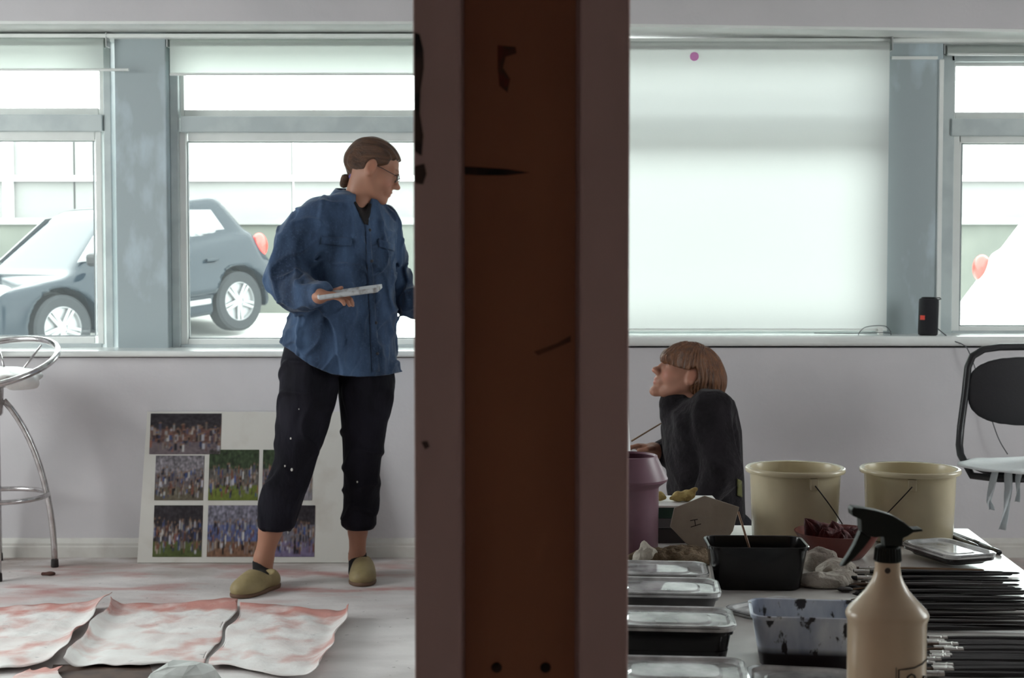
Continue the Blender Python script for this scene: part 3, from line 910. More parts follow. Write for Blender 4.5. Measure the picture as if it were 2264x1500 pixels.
L.new(noise(18, 6), bp.inputs['Height']); L.new(bp.outputs[0], b.inputs['Normal'])
def sheet(label, corners, seed, curl, name='paper_sheet', nu=64, nv=40, group='painted paper sheets on the floor', m=None, z0=.004):
    """corners as pixels on the floor: back left, back right, front right, front left"""
    q = [onz(x, y, 0) for x, y in corners]
    nf, n2 = smooth_noise(seed, 16), smooth_noise(seed + 9, 60)
    c = sum(q, Vector()) / 4
    ed = []
    def fn(u, v):
        wob = .012 * math.sin(u * 11 + seed) * (1 if v in (0, 1) else 0)
        p = (q[0] * (1 - u) + q[1] * u) * (1 - v) + (q[3] * (1 - u) + q[2] * u) * v
        p = p + Vector((.008 * math.sin(v * 14 + seed) * (1 if u < .02 or u > .98 else 0), wob, 0))
        z = z0 + .008 * (1 + float(nf(p.x, p.y, 0))) + .004 * (1 + float(n2(p.x, p.y, 0)))
        for side, start, lift in curl:
            e = {'l': 1 - u, 'r': u, 'f': v, 'b': 1 - v}[side]
            if e > start: z += lift * ((e - start) / (1 - start)) ** 2
        ed.append(max(0, 1 - min(v, u * .9 + .15, (1 - u) * .9 + .15) * 5))
        return p.x, p.y, z
    g = G().grid(fn, nu, nv)
    o = g.build(name, m or pm, None, smooth=True, loc=(c.x, c.y, 0), solid=.0015)
    at = o.data.attributes.new('edge', 'FLOAT', 'POINT'); at.data.foreach_set('value', ed)
    return tag(o, label, 'paper', group)
sheet('pink-smeared white paper sheet cut off by the left picture edge', [(-150, 1362), (243, 1343), (128, 1476), (-240, 1520)], 2, [('r', .86, .03)])
sheet('broad pink-smeared white paper sheet in the middle, its left edge curled', [(252, 1350), (531, 1344), (452, 1476), (142, 1486)], 5, [('l', .9, .03), ('b', .9, .012)])
sheet('crumpled white paper sheet with the reddest corner, nearest the post', [(537, 1348), (776, 1372), (706, 1512), (462, 1478)], 11, [('r', .85, .035), ('b', .92, .012)])
sheet('white paper corner peeping in at the bottom left edge of the picture', [(60, 1496), (132, 1487), (140, 1560), (-60, 1580)], 21, [], nu=20, nv=12)
# floor shade painted as a dark sheet under the middle paper and the plaster lump
m_floor_shade = mat('brown_floor_shade', (0.10, 0.06, 0.045), .8, var=(0.06, 0.035, 0.03), vscale=14)
q = [onz(x, y, 0) for x, y in ((118, 1474), (330, 1472), (345, 1512), (105, 1510))]
tag(G().prism([Vector((p.x, p.y, .001)) for p in q][::-1], (0, 0, .004)).build('floor_shade_sheet', m_floor_shade), 'dark brown sheet painted as floor shade under the front of the paper sheets', 'painted shade')
m_plas = mat('grey_white_plaster', (0.60, 0.62, 0.60), .8, var=(0.50, 0.52, 0.50), vscale=20)
pc = onz(405, 1532, 0)
g = G(); rg = random.Random(4); vs = []
for i, (r, z) in enumerate(((.10, 0), (.105, .03), (.085, .065), (.045, .085))):
    for j in range(9):
        a = 2 * PI * (j + .5 * (i % 2)) / 9
        k = rg.uniform(.88, 1.1); vs.append(pc + Vector((r * k * math.cos(a), r * k * .8 * math.sin(a), z * rg.uniform(.93, 1.05))))
fs = [(i * 9 + j, i * 9 + (j + 1) % 9, (i + 1) * 9 + (j + 1) % 9, (i + 1) * 9 + j) for i in range(3) for j in range(9)]
fs += [tuple(27 + j for j in range(9)), tuple(range(9))[::-1]]
g.add(vs, fs)
tag(based('plaster_lump', g, m_plas, pc), 'faceted grey-white plaster lump at the front edge of the paper sheets', 'plaster')
# small dark scrap by the stool
pc = onz(107, 1273, 0)
s = SDF(pc + Vector((-.05, -.04, -.01)), pc + Vector((.05, .04, .03)), .003)
s.cone(pc + Vector((-.022, 0, .006)), pc + Vector((.02, .006, .006)), .007, .006, k=.01); s.ell(pc + Vector((.008, -.004, .008)), (.014, .01, .008), k=.01)
s.cut(lambda X, Y, Z: .0005 - Z)
tag(s.build('floor_scrap', mat('dried_brown_paint', (0.09, 0.035, 0.025), .8), None, loc=pc), 'small dark red-brown scrap on the floor by the bar stool', 'scrap')

# ------------------------------------------------------------------ chair at the right
m_black = mat('black_tube_paint', (0.012, 0.012, 0.014), .35)
m_vinyl = mat('black_vinyl', (0.010, 0.009, 0.012), .6, bump=.05, bscale=150)
m_cloth = mat('white_plastic_cloth', (0.80, 0.84, 0.84), .4, var=(0.74, 0.78, 0.79), vscale=12, bump=.25, bscale=20)
YCb = 5.22
cx = P(2286, 900, YCb).x
ch = thing('chair', (cx, YCb, 0), label='black tubular chair with padded oval back, white plastic over its seat', cat='chair')
def cp(px, py, Y): return P(px, py, Y) - Vector((cx, YCb, 0))
def mir(p): return Vector((-p[0], p[1], p[2]))
half = [cp(2286, 767, YCb), cp(2210, 768, YCb), cp(2175, 773, YCb), cp(2150, 788, YCb), cp(2140, 812, YCb), cp(2134, 870, YCb), cp(2124, 945, YCb - .01), cp(2121, 985, YCb - .03), cp(2124, 1006, YCb - .06)]
low = [Vector((half[-1].x + .01, -.16, .455)), Vector((half[-1].x + .09, -.20, .45)), Vector((-.02, -.20, .448))]
pts = half + low
full = [mir(p) for p in pts[:0:-1]] + pts
G().tube(full, .0135, 10).build('frame', m_black, ch, smooth=True)
G().lathe([(.21, 0), (.22, .008), (.20, .018), (.05, .035), (.028, .05), (.026, .43), (.07, .44), (.07, .452)], (0, -.18, 0), 32).build('pedestal', m_black, ch, smooth=35)
s = SDF(Vector((cx - .3, YCb - .06, .55)), Vector((cx + .3, YCb + .06, .98)), .006)
zc_ = (P(0, 788, YCb).z + P(0, 940, YCb).z) / 2; hz = (P(0, 788, YCb).z - P(0, 940, YCb).z) / 2; hx = abs(P(2139, 860, YCb).x - cx)
X, Y, Z = s.whole()
d2 = (np.abs((X - cx) / hx) ** 3.2 + np.abs((Z - zc_) / hz) ** 2.8) ** (1 / 3.0)
s.F = np.maximum((d2 - 1) * hz, np.abs(Y - YCb + .03 * (1 - ((X - cx) / hx) ** 2)) - .018 * np.sqrt(np.clip(1.05 - d2 ** 4, 0.0, 1))).astype(np.float32)
s.build('back_pad', m_vinyl, ch)
G().rrect_rings([(.21, .18, .05, .452), (.225, .19, .06, .458), (.225, .19, .06, .468), (.21, .18, .05, .472)], 6).build('seat', m_vinyl, ch, loc=(0, -.18, 0), smooth=40)
cs = thing('plastic_cloth', (cx, YCb - .18, .485), label='white plastic sheet draped over the chair seat, its strips hanging down', cat='plastic sheet')
zq = P(2200, 1020, 5.08).z
s = SDF((cx - .37, YCb - .46, zq - .06), (cx + .34, YCb - .02 + .02, zq + .05), .006)
s.ell((cx - .02, YCb - .215, zq - .006), (.318, .2, .022), k=.01)
nf = smooth_noise(8, 40); s.displace(lambda X, Y, Z: .006 * nf(X, Y, Z))
s.build('draped_sheet', m_cloth, cs)
m_strip = fabric_translucent('thin_plastic_strip', (0.75, 0.78, 0.80, 1), (0.75, 0.8, 0.82, 1), .4)
for path, wd in (([(2200, 1040), (2194, 1080), (2186, 1110), (2192, 1128)], .022), ([(2228, 1042), (2232, 1080), (2226, 1120), (2214, 1172)], .026), ([(2254, 1040), (2252, 1070), (2248, 1110)], .018)):
    pp = [P(x, y, 4.98) for x, y in path]
    g = G().grid(lambda u, v: (lambda i, f: (pp[i] * (1 - f) + pp[i + 1] * f + Vector(((u - .5) * wd * (1.1 - .5 * abs(v - .5)), .012 * math.sin(u * 5 + v * 6), 0))))(min(int(v * (len(pp) - 1)), len(pp) - 2), v * (len(pp) - 1) - min(int(v * (len(pp) - 1)), len(pp) - 2)), 6, 12)
    g.build('hanging_strip', m_strip, cs, smooth=True, world=True, solid=.001)

# ------------------------------------------------------------------ speaker, cables on the sill
m_spk = mat('black_speaker_mesh', (0.012, 0.012, 0.016), .8, bump=.3, bscale=400)
m_badge = mat('red_badge', (0.85, 0.06, 0.03), .5)
Ys = YW + .06
pb_ = P(2051, 760, Ys); hs = P(2054, 660, Ys).z - zsr; rs = 21.5 * Ys / FPX
sp = thing('portable_speaker', (pb_.x, Ys, zsr), label='black cylindrical portable speaker with a red badge standing on the window sill', cat='speaker', rot=(0, math.radians(1.2), 0))
G().lathe([(rs * .8, 0), (rs * .97, .004), (rs, .015), (rs, hs - .015), (rs * .97, hs - .004), (rs * .8, hs)], (0, 0, 0), 28).build('body', m_spk, sp, smooth=35)
G().lathe([(rs * .75, hs), (rs * .78, hs + .004), (rs * .55, hs + .006), (0, hs + .003)], (0, 0, 0), 24).build('end_cap', m_black, sp, smooth=35)
a0 = math.radians(-142)
G().grid(lambda u, v: ((rs + .0012) * math.cos(a0 + (u - .5) * .55), (rs + .0012) * math.sin(a0 + (u - .5) * .55), hs * (.42 + .12 * v)), 6, 2).build('badge', m_badge, sp, solid=.001, label='red badge')
G().tube([(rs * 1.0, 0, hs * .97), (rs * 1.25, .0, hs * .99), (rs * 1.1, 0, hs * 1.02), (rs * .6, 0, hs * 1.02)], .0025, 6).build('cord_loop', m_black, sp, smooth=True)
m_wire = mat('grey_cable', (0.10, 0.10, 0.11), .5)
def cable(name, pts, r, m, label, cat='cable'):
    base = Vector(pts[0])
    # smooth the polyline
    P4 = [Vector(p) for p in pts]; out = []
    for i in range(len(P4) - 1):
        p0, p1, p2, p3 = P4[max(i - 1, 0)], P4[i], P4[i + 1], P4[min(i + 2, len(P4) - 1)]
        for k in range(6):
            t = k / 6
            out.append(.5 * ((2 * p1) + (p2 - p0) * t + (2 * p0 - 5 * p1 + 4 * p2 - p3) * t * t + (3 * p1 - p0 - 3 * p2 + p3) * t ** 3))
    out.append(P4[-1])
    return tag(based(name, G().tube(out, r, 6), m, base, smooth=True), label, cat)
zc2 = zsr + .003
def sl(px, py): return P(px, py, YW + .0)
cable('speaker_cable', [(pb_.x + rs, Ys + .01, zsr + .03), P(2105, 752, YW - .02), P(2128, 762, YW - .036), P(2142, 778, YW - .05), P(2168, 850, YW - .05), P(2195, 935, YW - .05), P(2210, 975, YW - .06), P(2228, 1005, YW - .06)], .0022, m_wire, 'thin dark cable from the speaker hanging down behind the chair')
lp = []
for px, py in ((1800, 737), (1880, 738), (1960, 736), (1970, 742), (1968, 752), (1955, 758), (1920, 759), (1898, 745), (1908, 727), (1930, 721), (1958, 722), (1970, 735)):
    lp.append(P(px, py, YW + .10 - (py - 720) * .002))
cable('coiled_wire', lp, .0018, m_wire, 'loop of thin grey wire lying on the sill below the white blind')
pw = P(1946, 728, YW + .14)
tag(based('white_plug', G().box((pw.x, pw.y, zsr + .016), (.018, .03, .032)).box((pw.x - .014, pw.y, zsr + .012), (.012, .006, .004)), mat('white_plug_plastic', (.8, .8, .78), .4), (pw.x, pw.y, zsr), bevel=.003), 'small white plug on the sill at the wire loop', 'plug')

# ------------------------------------------------------------------ work table
ZT = .63
TA = math.radians(-4.7)          # the table is turned a little to the right
c_br = onz(2142, 1169, ZT)       # back right corner
ux = Vector((math.cos(TA), math.sin(TA), 0)); uy = Vector((-math.sin(TA), math.cos(TA), 0))
TW, TD = .93, 1.44
corner = c_br - ux * TW - uy * TD
tc_ = c_br - ux * TW / 2 - uy * TD / 2
m_table = mat('white_laminate', (0.72, 0.70, 0.67), .28, var=(0.48, 0.44, 0.40), vscale=5, ramp=(.45, .75), bump=.03)
m_tleg = mat('grey_table_leg', (0.25, 0.25, 0.26), .4, .6)
tb = thing('work_table', (tc_.x, tc_.y, 0), TA, label='low white work table crowded with brushes, tubs and buckets', cat='table')
G().box((0, 0, ZT - .014), (TW, TD, .028)).build('table_top', m_table, tb, bevel=.003)
for sx_ in (-1, 1):
    for sy_ in (-1, 1):
        G().box((sx_ * (TW / 2 - .05), sy_ * (TD / 2 - .05), (ZT - .028) / 2), (.04, .04, ZT - .028)).build('leg', m_tleg, tb, bevel=.003)
def T(px, py, h=0.0): return onz(px, py, ZT + h)

# buckets
m_bucket = fabric_translucent('cream_plastic', (0.82, 0.72, 0.50, 1), (0.82, 0.75, 0.52, 1), .24, .25)
m_wireh = mat('dark_wire', (0.04, 0.035, 0.03), .4, .6)
def bucket(px, py_rim, label, side, lugpx):
    Y = 2.895; c = P(px, py_rim, Y); z1 = c.z - ZT + .004
    t = thing('bucket', (c.x, Y, ZT), label=label, cat='bucket', group='cream buckets')
    rt, rb = .0915, .0865
    prof = [(0, .002), (rb - .004, .002), (rb, .006), (rb + (rt - rb) * .5, z1 * .5), (rt, z1 - .012), (rt + .0035, z1 - .0105),
            (rt + .0085, z1 - .0105), (rt + .0100, z1 - .007), (rt + .0092, z1 - .002), (rt + .006, z1), (rt - .0005, z1 - .002), (rt - .0022, z1 - .012), (rb - .0022, .01), (0, .008)]
    G().lathe(prof, (0, 0, 0), 48).build('shell', m_bucket, t, smooth=50)
    la = math.atan2(-1, (lugpx - px) / 95.0)
    for a in (la, la + PI):
        R = Matrix.Rotation(a, 3, 'Z')
        lu = G().box(R @ Vector((rt + .0025, 0, z1 - .024)), (.009, .017, .024), R).build('lug', m_bucket, t, bevel=.002)
    q = []; Rr = rt + .0085; d0 = Vector((math.cos(la), math.sin(la), 0)); e0 = Vector((-d0.y, d0.x, 0)) * side
    be = math.radians(50)
    for i in range(25):
        u = PI * i / 24
        q.append(d0 * Rr * math.cos(u) + (e0 * math.cos(be) - Vector((0, 0, math.sin(be)))) * .168 * math.sin(u) + Vector((0, 0, z1 - .026)))
    q = [Vector((p.x, p.y, max(p.z, .004))) for p in q]
    G().tube(q, .0013, 6).build('wire_handle', m_wireh, t, smooth=True)
    return t
bucket(1758, 1036, 'cream bucket nearer the seated person, behind the black tub', 1, 1778)
bucket(2012, 1038, 'cream bucket at the table corner, behind the spray bottle', -1, 1990)

# takeaway containers
m_tubblk = mat('black_polypropylene', (0.0035, 0.003, 0.003), .2, spec=.4)
m_tubgrey = mat('smoky_grey_tub', (0.06, 0.058, 0.06), .35, var=(0.12, 0.115, 0.115), vscale=12)
m_lid = clear_mat('glare_filmed_lid_plastic', film=.72, filmcol=(0.88, 0.90, 0.90, 1), rough=.05, ior=2.5)  # white film stands in for window reflections on the lids
m_rimdark = mat('dark_lid_rim', (0.035, 0.032, 0.032), .25)
m_lidedge = clear_mat('clear_lid_rim', film=.35, filmcol=(0.5, 0.52, 0.53, 1), rough=.1, ior=1.7)
def open_tub(t, hx, hy, h, m, wall=.0012):
    r = .022
    g = G().rrect_rings([(hx * .80, hy * .76, r * .8, .0), (hx * .84, hy * .80, r * .8, .003), (hx * .965, hy * .955, r, h - .006), (hx, hy, r, h - .006), (hx + .0005, hy + .0005, r, h - .001),
                         (hx - .001, hy - .001, r, h), (hx * .955, hy * .945, r, h - .001), (hx * .83, hy * .785, r * .8, .0045)], 6, True, True)
    return g.build('tub', m, t, smooth=35)
def lid_part(t, hx, hy, z, parent=None):
    r = .022
    g = G().rrect_rings([(hx + .001, hy + .001, r, z - .004), (hx + .002, hy + .002, r, z + .002), (hx - .001, hy - .001, r, z + .0035), (hx - .006, hy - .006, r, z + .003), (hx - .009, hy - .009, r, z - .001),
                         (hx * .62 + .004, hy * .5 + .004, .018, z - .0005), (hx * .62, hy * .5, .018, z + .0012)], 6, False, True)
    lo = g.build('lid', m_lid, t, smooth=8)
    k = 28; ring = []
    g2 = G(); n = 6
    rr_ = []
    for cx_, cy_, a0_ in ((hx - r, hy - r, 0), (-hx + r, hy - r, PI / 2), (-hx + r, -hy + r, PI), (hx - r, -hy + r, 1.5 * PI)):
        for j in range(n + 1):
            a = a0_ + PI / 2 * j / n; rr_.append((cx_ + r * math.cos(a), cy_ + r * math.sin(a), z + .001))
    g2.tube(rr_, .0022, 6, True).build('lid_rim', m_rimdark, lo, smooth=True)
    return lo
def container(label, right_px, Yf, ztop, m, rot=TA, hx=.0875, hy=.058):
    """lidded container whose right end meets a pixel column; Yf is the distance of its front"""
    xr = (right_px - 1132) * (Yf + hy) / FPX
    t = thing('lidded_container', (xr - hx, Yf + hy, ZT), rot, label=label, cat='container', group='lidded takeaway containers')
    open_tub(t, hx - .002, hy - .002, ztop - ZT - .004, m)
    G().rrect_rings([(hx * .82, hy * .78, .018, .004), (hx * .9, hy * .87, .018, (ztop - ZT) * .55)], 5).build('paint_inside', m, t)
    lid_part(t, hx, hy, ztop - ZT)
    return t
container('farthest lidded container in the row beside the post', 1566, 2.386, .662, m_tubgrey)
container('grey-sided lidded container, second from the back in the row by the post', 1592, 2.172, .678, m_tubgrey)
container('low lidded container half hidden behind the tall black one', 1602, 2.035, .66, m_tubblk)
container('tall black lidded container, the most fully visible in the row by the post', 1624, 1.868, .702, m_tubblk)
container('nearest lidded container in the row, cut off by the bottom picture edge', 1654, 1.69, .679, m_tubgrey)
# open black tub
ct = (P(1675, 1200, 2.46)); tubx = (1675 - 1132) * 2.46 / FPX
t = thing('black_tub', (tubx, 2.462, ZT), math.radians(-2.5), label='empty black plastic tub standing open in front of the cream bucket', cat='tub')
open_tub(t, .0865, .058, .077, m_tubblk)
G().tube([P(1634, 1136, 2.50) - Vector((tubx, 2.462, ZT)), P(1649, 1188, 2.47) - Vector((tubx, 2.462, ZT)), Vector((-.01, -.01, .008))], .0022, 6) if False else None
p0, p1 = P(1632, 1132, 2.515), Vector((tubx - .005, 2.47, ZT + .007))
mid_ = P(1650, 1190, 2.505)
dirn = (mid_ - p0).normalized()
tag(based('thin_stick', G().tube([p0, mid_, p0 + dirn * ((p0.z - ZT - .008) / -dirn.z)], .0022, 6), mat('thin_wood', (0.25, 0.14, 0.08), .6), (p0 + dirn * ((p0.z - ZT - .008) / -dirn.z)), smooth=True), 'thin wooden stick leaning in the open black tub', 'stick')
# blue paint tub
pmx, N, L = node_mat('blue_white_paint_film')
b = N['Principled BSDF']; b.inputs['Roughness'].default_value = .35
tc = N.new('ShaderNodeTexCoord')
cA = mixc(ramp(noise(26, 5, (1, 1, .35)), .35, .65), (0.34, 0.40, 0.54, 1), (0.74, 0.79, 0.86, 1))
sz = N.new('ShaderNodeSeparateXYZ'); L.new(tc.outputs['Object'], sz.inputs[0])
low_ = ramp(sz.outputs['Z'], .030, .020)
add = N.new('ShaderNodeMath'); add.operation = 'MAXIMUM'; L.new(ramp(noise(60, 6, (1, 1, .5), (2, 3, 1)), .57, .62), add.inputs[0]); L.new(low_, add.inputs[1])
cB = mixc(add.outputs[0], cA, (0.018, 0.013, 0.016, 1))
L.new(cB, b.inputs['Base Color'])
xb = (1800 - 1132) * 1.97 / FPX
t = thing('paint_tub', (xb, 1.972, ZT), math.radians(-7), label='open plastic tub streaked with pale blue paint beside the spray bottle', cat='tub')
open_tub(t, .085, .057, .075, pmx)
# red bowl
m_bowl = mat('oxblood_plastic', (0.13, 0.022, 0.016), .35, var=(0.17, 0.035, 0.024), vscale=12)
bx = (1856 - 1132) * 2.71 / FPX
t = tag(thing('bowl', (bx, 2.71, ZT)), 'dark red bowl heaped with dark red petals between the buckets', 'bowl')
G().lathe([(0, .002), (.045, .0), (.05, .004), (.066, .025), (.080, .047), (.0815, .050), (.079, .050), (.064, .028), (.046, .008), (0, .006)], (0, 0, 0), 40).build('shell', m_bowl, t, smooth=50)
m_petal = mat('dried_red_petal', (0.09, 0.008, 0.009), .7, var=(0.04, 0.004, 0.005), vscale=40, bump=.3, bscale=80)
rg = random.Random(12)
petals = [(1785, 1152, 2.70, 62, .050), (1812, 1160, 2.72, 20, .052), (1842, 1158, 2.70, -12, .055), (1872, 1170, 2.73, -55, .05), (1826, 1178, 2.66, 40, .045), (1862, 1184, 2.66, -30, .045), (1895, 1172, 2.70, -72, .042), (1850, 1182, 2.70, 5, .05)]
where_ = ['leftmost petal rising from the bowl', 'second petal from the left in the bowl', 'curled middle petal standing highest in the bowl', 'petal at the right of the bowl, beside the spray trigger',
          'low petal at the front left of the bowl', 'low petal at the front right of the bowl', 'rightmost petal leaning over the bowl rim', 'petal buried in the middle of the bowl']
for (px, py, Y, an, ln), lab in zip(petals, where_):
    tip = P(px, py, Y); base = Vector((bx + (tip.x - bx) * .35, 2.71 + (Y - 2.71) * .4, ZT + .022))
    ax_ = tip - base; ln = ax_.length
    side = ax_.cross(Vector((0, 1, 0))).normalized(); nn = side.cross(ax_).normalized()
    def fn(u, v):
        w = .026 * math.sin(PI * min(1, .15 + v * .85)) ** .7 * (1 - .15 * v)
        x = (u - .5) * 2
        return base + ax_ * (v * (1 + .07 * math.sin(u * 17 + an))) + side * x * w + nn * (.012 * x * x - .008 * math.sin(v * PI) + .002 * math.sin(u * 20 + v * 9))
    tag(based('dried_petal', G().grid(fn, 12, 10), m_petal, base, smooth=True, solid=.0018), 'dark red dried ' + lab, 'petal', 'dark red petals in the bowl')

# crumpled rags
m_rag = mat('stained_grey_rag', (0.46, 0.42, 0.36), .9, var=(0.24, 0.20, 0.17), vscale=22, ramp=(.42, .68), bump=.6, bscale=60)
m_ragb = mat('brown_fibre_rag', (0.15, 0.10, 0.055), .95, var=(0.30, 0.22, 0.14), vscale=30, bump=.9, bscale=120)
m_tissue = mat('crumpled_tissue', (0.62, 0.58, 0.50), .9, var=(0.40, 0.36, 0.30), vscale=30, bump=.5, bscale=60)
def rag(name, label, blobs, m, seed, amp=.006, fr=90, cat='rag'):
    pts = [Vector(b_[0]) for b_ in blobs]; c = sum(pts, Vector()) / len(pts)
    lo = Vector([min(p[i] for p in pts) - .09 for i in range(3)]); hi = Vector([max(p[i] for p in pts) + .09 for i in range(3)])
    s = SDF(lo, hi, .0035)
    for p, r in blobs: s.ell(p, r, k=.02)
    n1, n2 = smooth_noise(seed, fr), smooth_noise(seed + 1, fr * 2.3)
    s.displace(lambda X, Y, Z: amp * np.abs(n1(X, Y, Z)) * 1.6 - amp * .5 + amp * .5 * np.abs(n2(X, Y, Z)))
    s.cut(lambda X, Y, Z: ZT + .0008 - Z)
    return tag(s.build(name, m, None, loc=(c.x, c.y, ZT)), label, cat)
def B(px, py, h, r): return (T(px, py) + Vector((0, 0, h)), r)
rag('crumpled_rag', 'crumpled grey rag lying right of the black tub', [B(1812, 1262, .018, (.036, .028, .024)), B(1845, 1276, .014, (.038, .026, .020)), B(1820, 1298, .010, (.045, .03, .016)), B(1866, 1290, .008, (.03, .03, .012))], m_rag, 4)
rag('fibre_mat', 'brown fibrous rag behind the farthest lidded container', [B(1435, 1243, .008, (.05, .02, .012)), B(1490, 1240, .010, (.06, .022, .014)), B(1545, 1246, .009, (.04, .03, .013)), B(1515, 1232, .010, (.05, .03, .012))], m_ragb, 14, .004, 160)
rag('crumpled_tissue', 'small crumpled tissue standing by the purple jug', [B(1424, 1243, .018, (.009, .009, .022)), B(1440, 1245, .012, (.014, .010, .016)), B(1412, 1246, .008, (.012, .010, .010))], m_tissue, 24, .004, 160, 'tissue')

# purple jug
m_jug = mat('mauve_plastic', (0.235, 0.125, 0.165), .38, var=(0.19, 0.095, 0.13), vscale=8)
Yj = 2.76; xj = (1388 - 1132) * Yj / FPX; kj = Yj / FPX
zj = P(1388, 1006, Yj).z - ZT
t = tag(thing('plastic_jug', (xj, Yj, ZT)), 'mauve plastic jug with a flared shoulder standing beside the post', 'jug')
def jz(py): return P(1388, py, Yj).z - ZT
G().lathe([(0, .002), (66 * kj, 0), (69 * kj, .004), (70 * kj, jz(1120)), (70 * kj, jz(1078)), (72 * kj, jz(1074)), (89 * kj, jz(1062)), (90 * kj, jz(1057)), (68 * kj, jz(1012)), (67 * kj, zj - .001), (64 * kj, zj), (62 * kj, zj - .004), (82 * kj, jz(1057)), (66 * kj, jz(1080)), (64 * kj, .006), (0, .006)], (0, 0, 0), 40).build('shell', m_jug, t, smooth=30)

# boxes behind the jug
m_green = mat('bottle_green_card', (0.012, 0.05, 0.034), .5)
m_whitec = mat('white_card', (0.78, 0.78, 0.76), .5)
m_greyc = mat('grey_tin', (0.14, 0.14, 0.15), .4, .3)
m_darkc = mat('dark_tin', (0.03, 0.027, 0.027), .5)
zt_ = P(1540, 1119, 2.845).z
xr_ = P(1596, 1119, 2.845).x
bx0, bx1 = xr_ - .165, xr_
z1_, z2_ = P(1480, 1147, 2.845).z, P(1480, 1170, 2.845).z
t = tag(thing('dark_box', ((bx0 + bx1) / 2, 2.91, ZT)), 'dark grey box at the bottom of the pile behind the purple jug', 'box')
G().span((bx0 + .01, 2.85, ZT), (bx1 - .012, 2.975, z2_)).build('body', m_darkc, t, world=True, bevel=.002)
G().span((bx0 + .008, 2.848, z2_), (bx1 - .01, 2.977, z1_)).build('lid', m_greyc, t, world=True, bevel=.003)
t = tag(thing('green_box', ((bx0 + bx1) / 2, 2.91, z1_)), 'flat dark green box with a white lid, lying on the dark grey box', 'box')
G().span((bx0 + .002, 2.847, z1_), (bx1 - .002, 2.978, zt_ - .004)).build('body', m_green, t, world=True, bevel=.001)
G().span((bx0, 2.845, zt_ - .004), (bx1, 2.98, zt_)).build('lid', m_whitec, t, world=True, bevel=.001)
m_yel = mat('dry_yellow_peel', (0.48, 0.37, 0.13), .7, var=(0.30, 0.20, 0.06), vscale=50, bump=.4, bscale=90)
def peel(label, pts, rs, seed):
    pp = [P(x, y, 2.9) for x, y in pts]; c = sum(pp, Vector()) / len(pp)
    zmin = zt_ + .0006
    s = SDF(c - Vector((.06, .04, .05)), c + Vector((.06, .04, .05)), .0018)
    s.chain(pp, rs, k=.006); nf = smooth_noise(seed, 220); s.displace(lambda X, Y, Z: .0022 * nf(X, Y, Z))
    dz = (zmin - (min(p.z - r for p, r in zip(pp, rs))))
    s.cut(lambda X, Y, Z: zmin - Z)
    tag(s.build('dry_peel', m_yel, None, loc=(c.x, c.y, zmin)), label, 'peel', 'yellow peels on the green box')
peel('dry yellow peel with an upturned tip on the white box lid', [(1484, 1102), (1500, 1099), (1518, 1097), (1528, 1094), (1533, 1085), (1538, 1082)], [.005, .009, .010, .008, .004, .003], 3)
peel('short dry yellow peel on the white box lid against the jug', [(1448, 1098), (1460, 1097), (1470, 1101)], [.006, .008, .004], 6)

# seven-sided tile with a mark
m_tile = mat('buff_board', (0.42, 0.36, 0.29), .85, var=(0.36, 0.30, 0.24), vscale=14, bump=.08)
m_ink = mat('dark_ink', (0.03, 0.02, 0.018), .8)
Yh = 2.735
poly = [(1493, 1134), (1561, 1107), (1637, 1132), (1622, 1184), (1588, 1232), (1520, 1214), (1483, 1175)]
pts = [P(x, y, Yh) for x, y in poly]; zmin = min(p.z for p in pts)
c = sum(pts, Vector()) / 7
t = thing('polygon_tile', (c.x, Yh, ZT), label='buff seven-sided board with an inked mark, propped against the green box', cat='board', rot=(math.radians(-8), 0, 0))
loc_pts = [Vector((p.x - c.x, 0, p.z - ZT)) for p in pts]
loc_pts[4].z = min(loc_pts[4].z, .003); dzt = .003 - min(p.z for p in loc_pts)
G().prism([(p.x, 0, p.z + max(0, dzt)) for p in loc_pts][::-1], (0, .010, 0)).build('slab', m_tile, t, bevel=.0012)
def stroke(a, b_, w=.0016):
    pa, pb = P(*a, Yh), P(*b_, Yh)
    d = (pb - pa).normalized(); n = Vector((-d.z, 0, d.x)) * w / 2
    q = [Vector((p.x - c.x, -.0004, p.z - ZT)) for p in (pa - n, pb - n, pb + n, pa + n)]
    G().prism(q, (0, .0008, 0)).build('inked_stroke', m_ink, t)
stroke((1527, 1153), (1544, 1150)); stroke((1528, 1167), (1551, 1160)); stroke((1537, 1151), (1539, 1165))

# spray bottle
m_bot = fabric_translucent('cloudy_bottle_plastic', (0.78, 0.61, 0.42, 1), (0.74, 0.62, 0.46, 1), .25, .25)
m_trig = mat('black_green_trigger', (0.005, 0.008, 0.005), .5, spec=.3)
Yb = 1.65; kb = Yb / FPX
xb_ = (1969 - 1132) * kb
t = tag(thing('spray_bottle', (xb_, Yb, ZT)), 'cloudy plastic spray bottle with a black trigger head in the foreground', 'spray bottle')
def bz(py): return P(1969, py, Yb).z - ZT
prof = [(0, .003), (80 * kb, 0), (86 * kb, .004), (87 * kb, .02), (86.5 * kb, bz(1400)), (87 * kb, bz(1372)), (91 * kb, bz(1362)), (91 * kb, bz(1356)), (86 * kb, bz(1346)), (66 * kb, bz(1326)), (48 * kb, bz(1306)), (36 * kb, bz(1286)), (30 * kb, bz(1270)), (28 * kb, bz(1255)), (28 * kb, bz(1243)), (27 * kb, bz(1238)), (0, bz(1238))]
G().lathe(prof, (0, 0, 0), 48).build('bottle', m_bot, t, smooth=40)
hd = G()
xo = Vector((xb_, Yb, ZT))
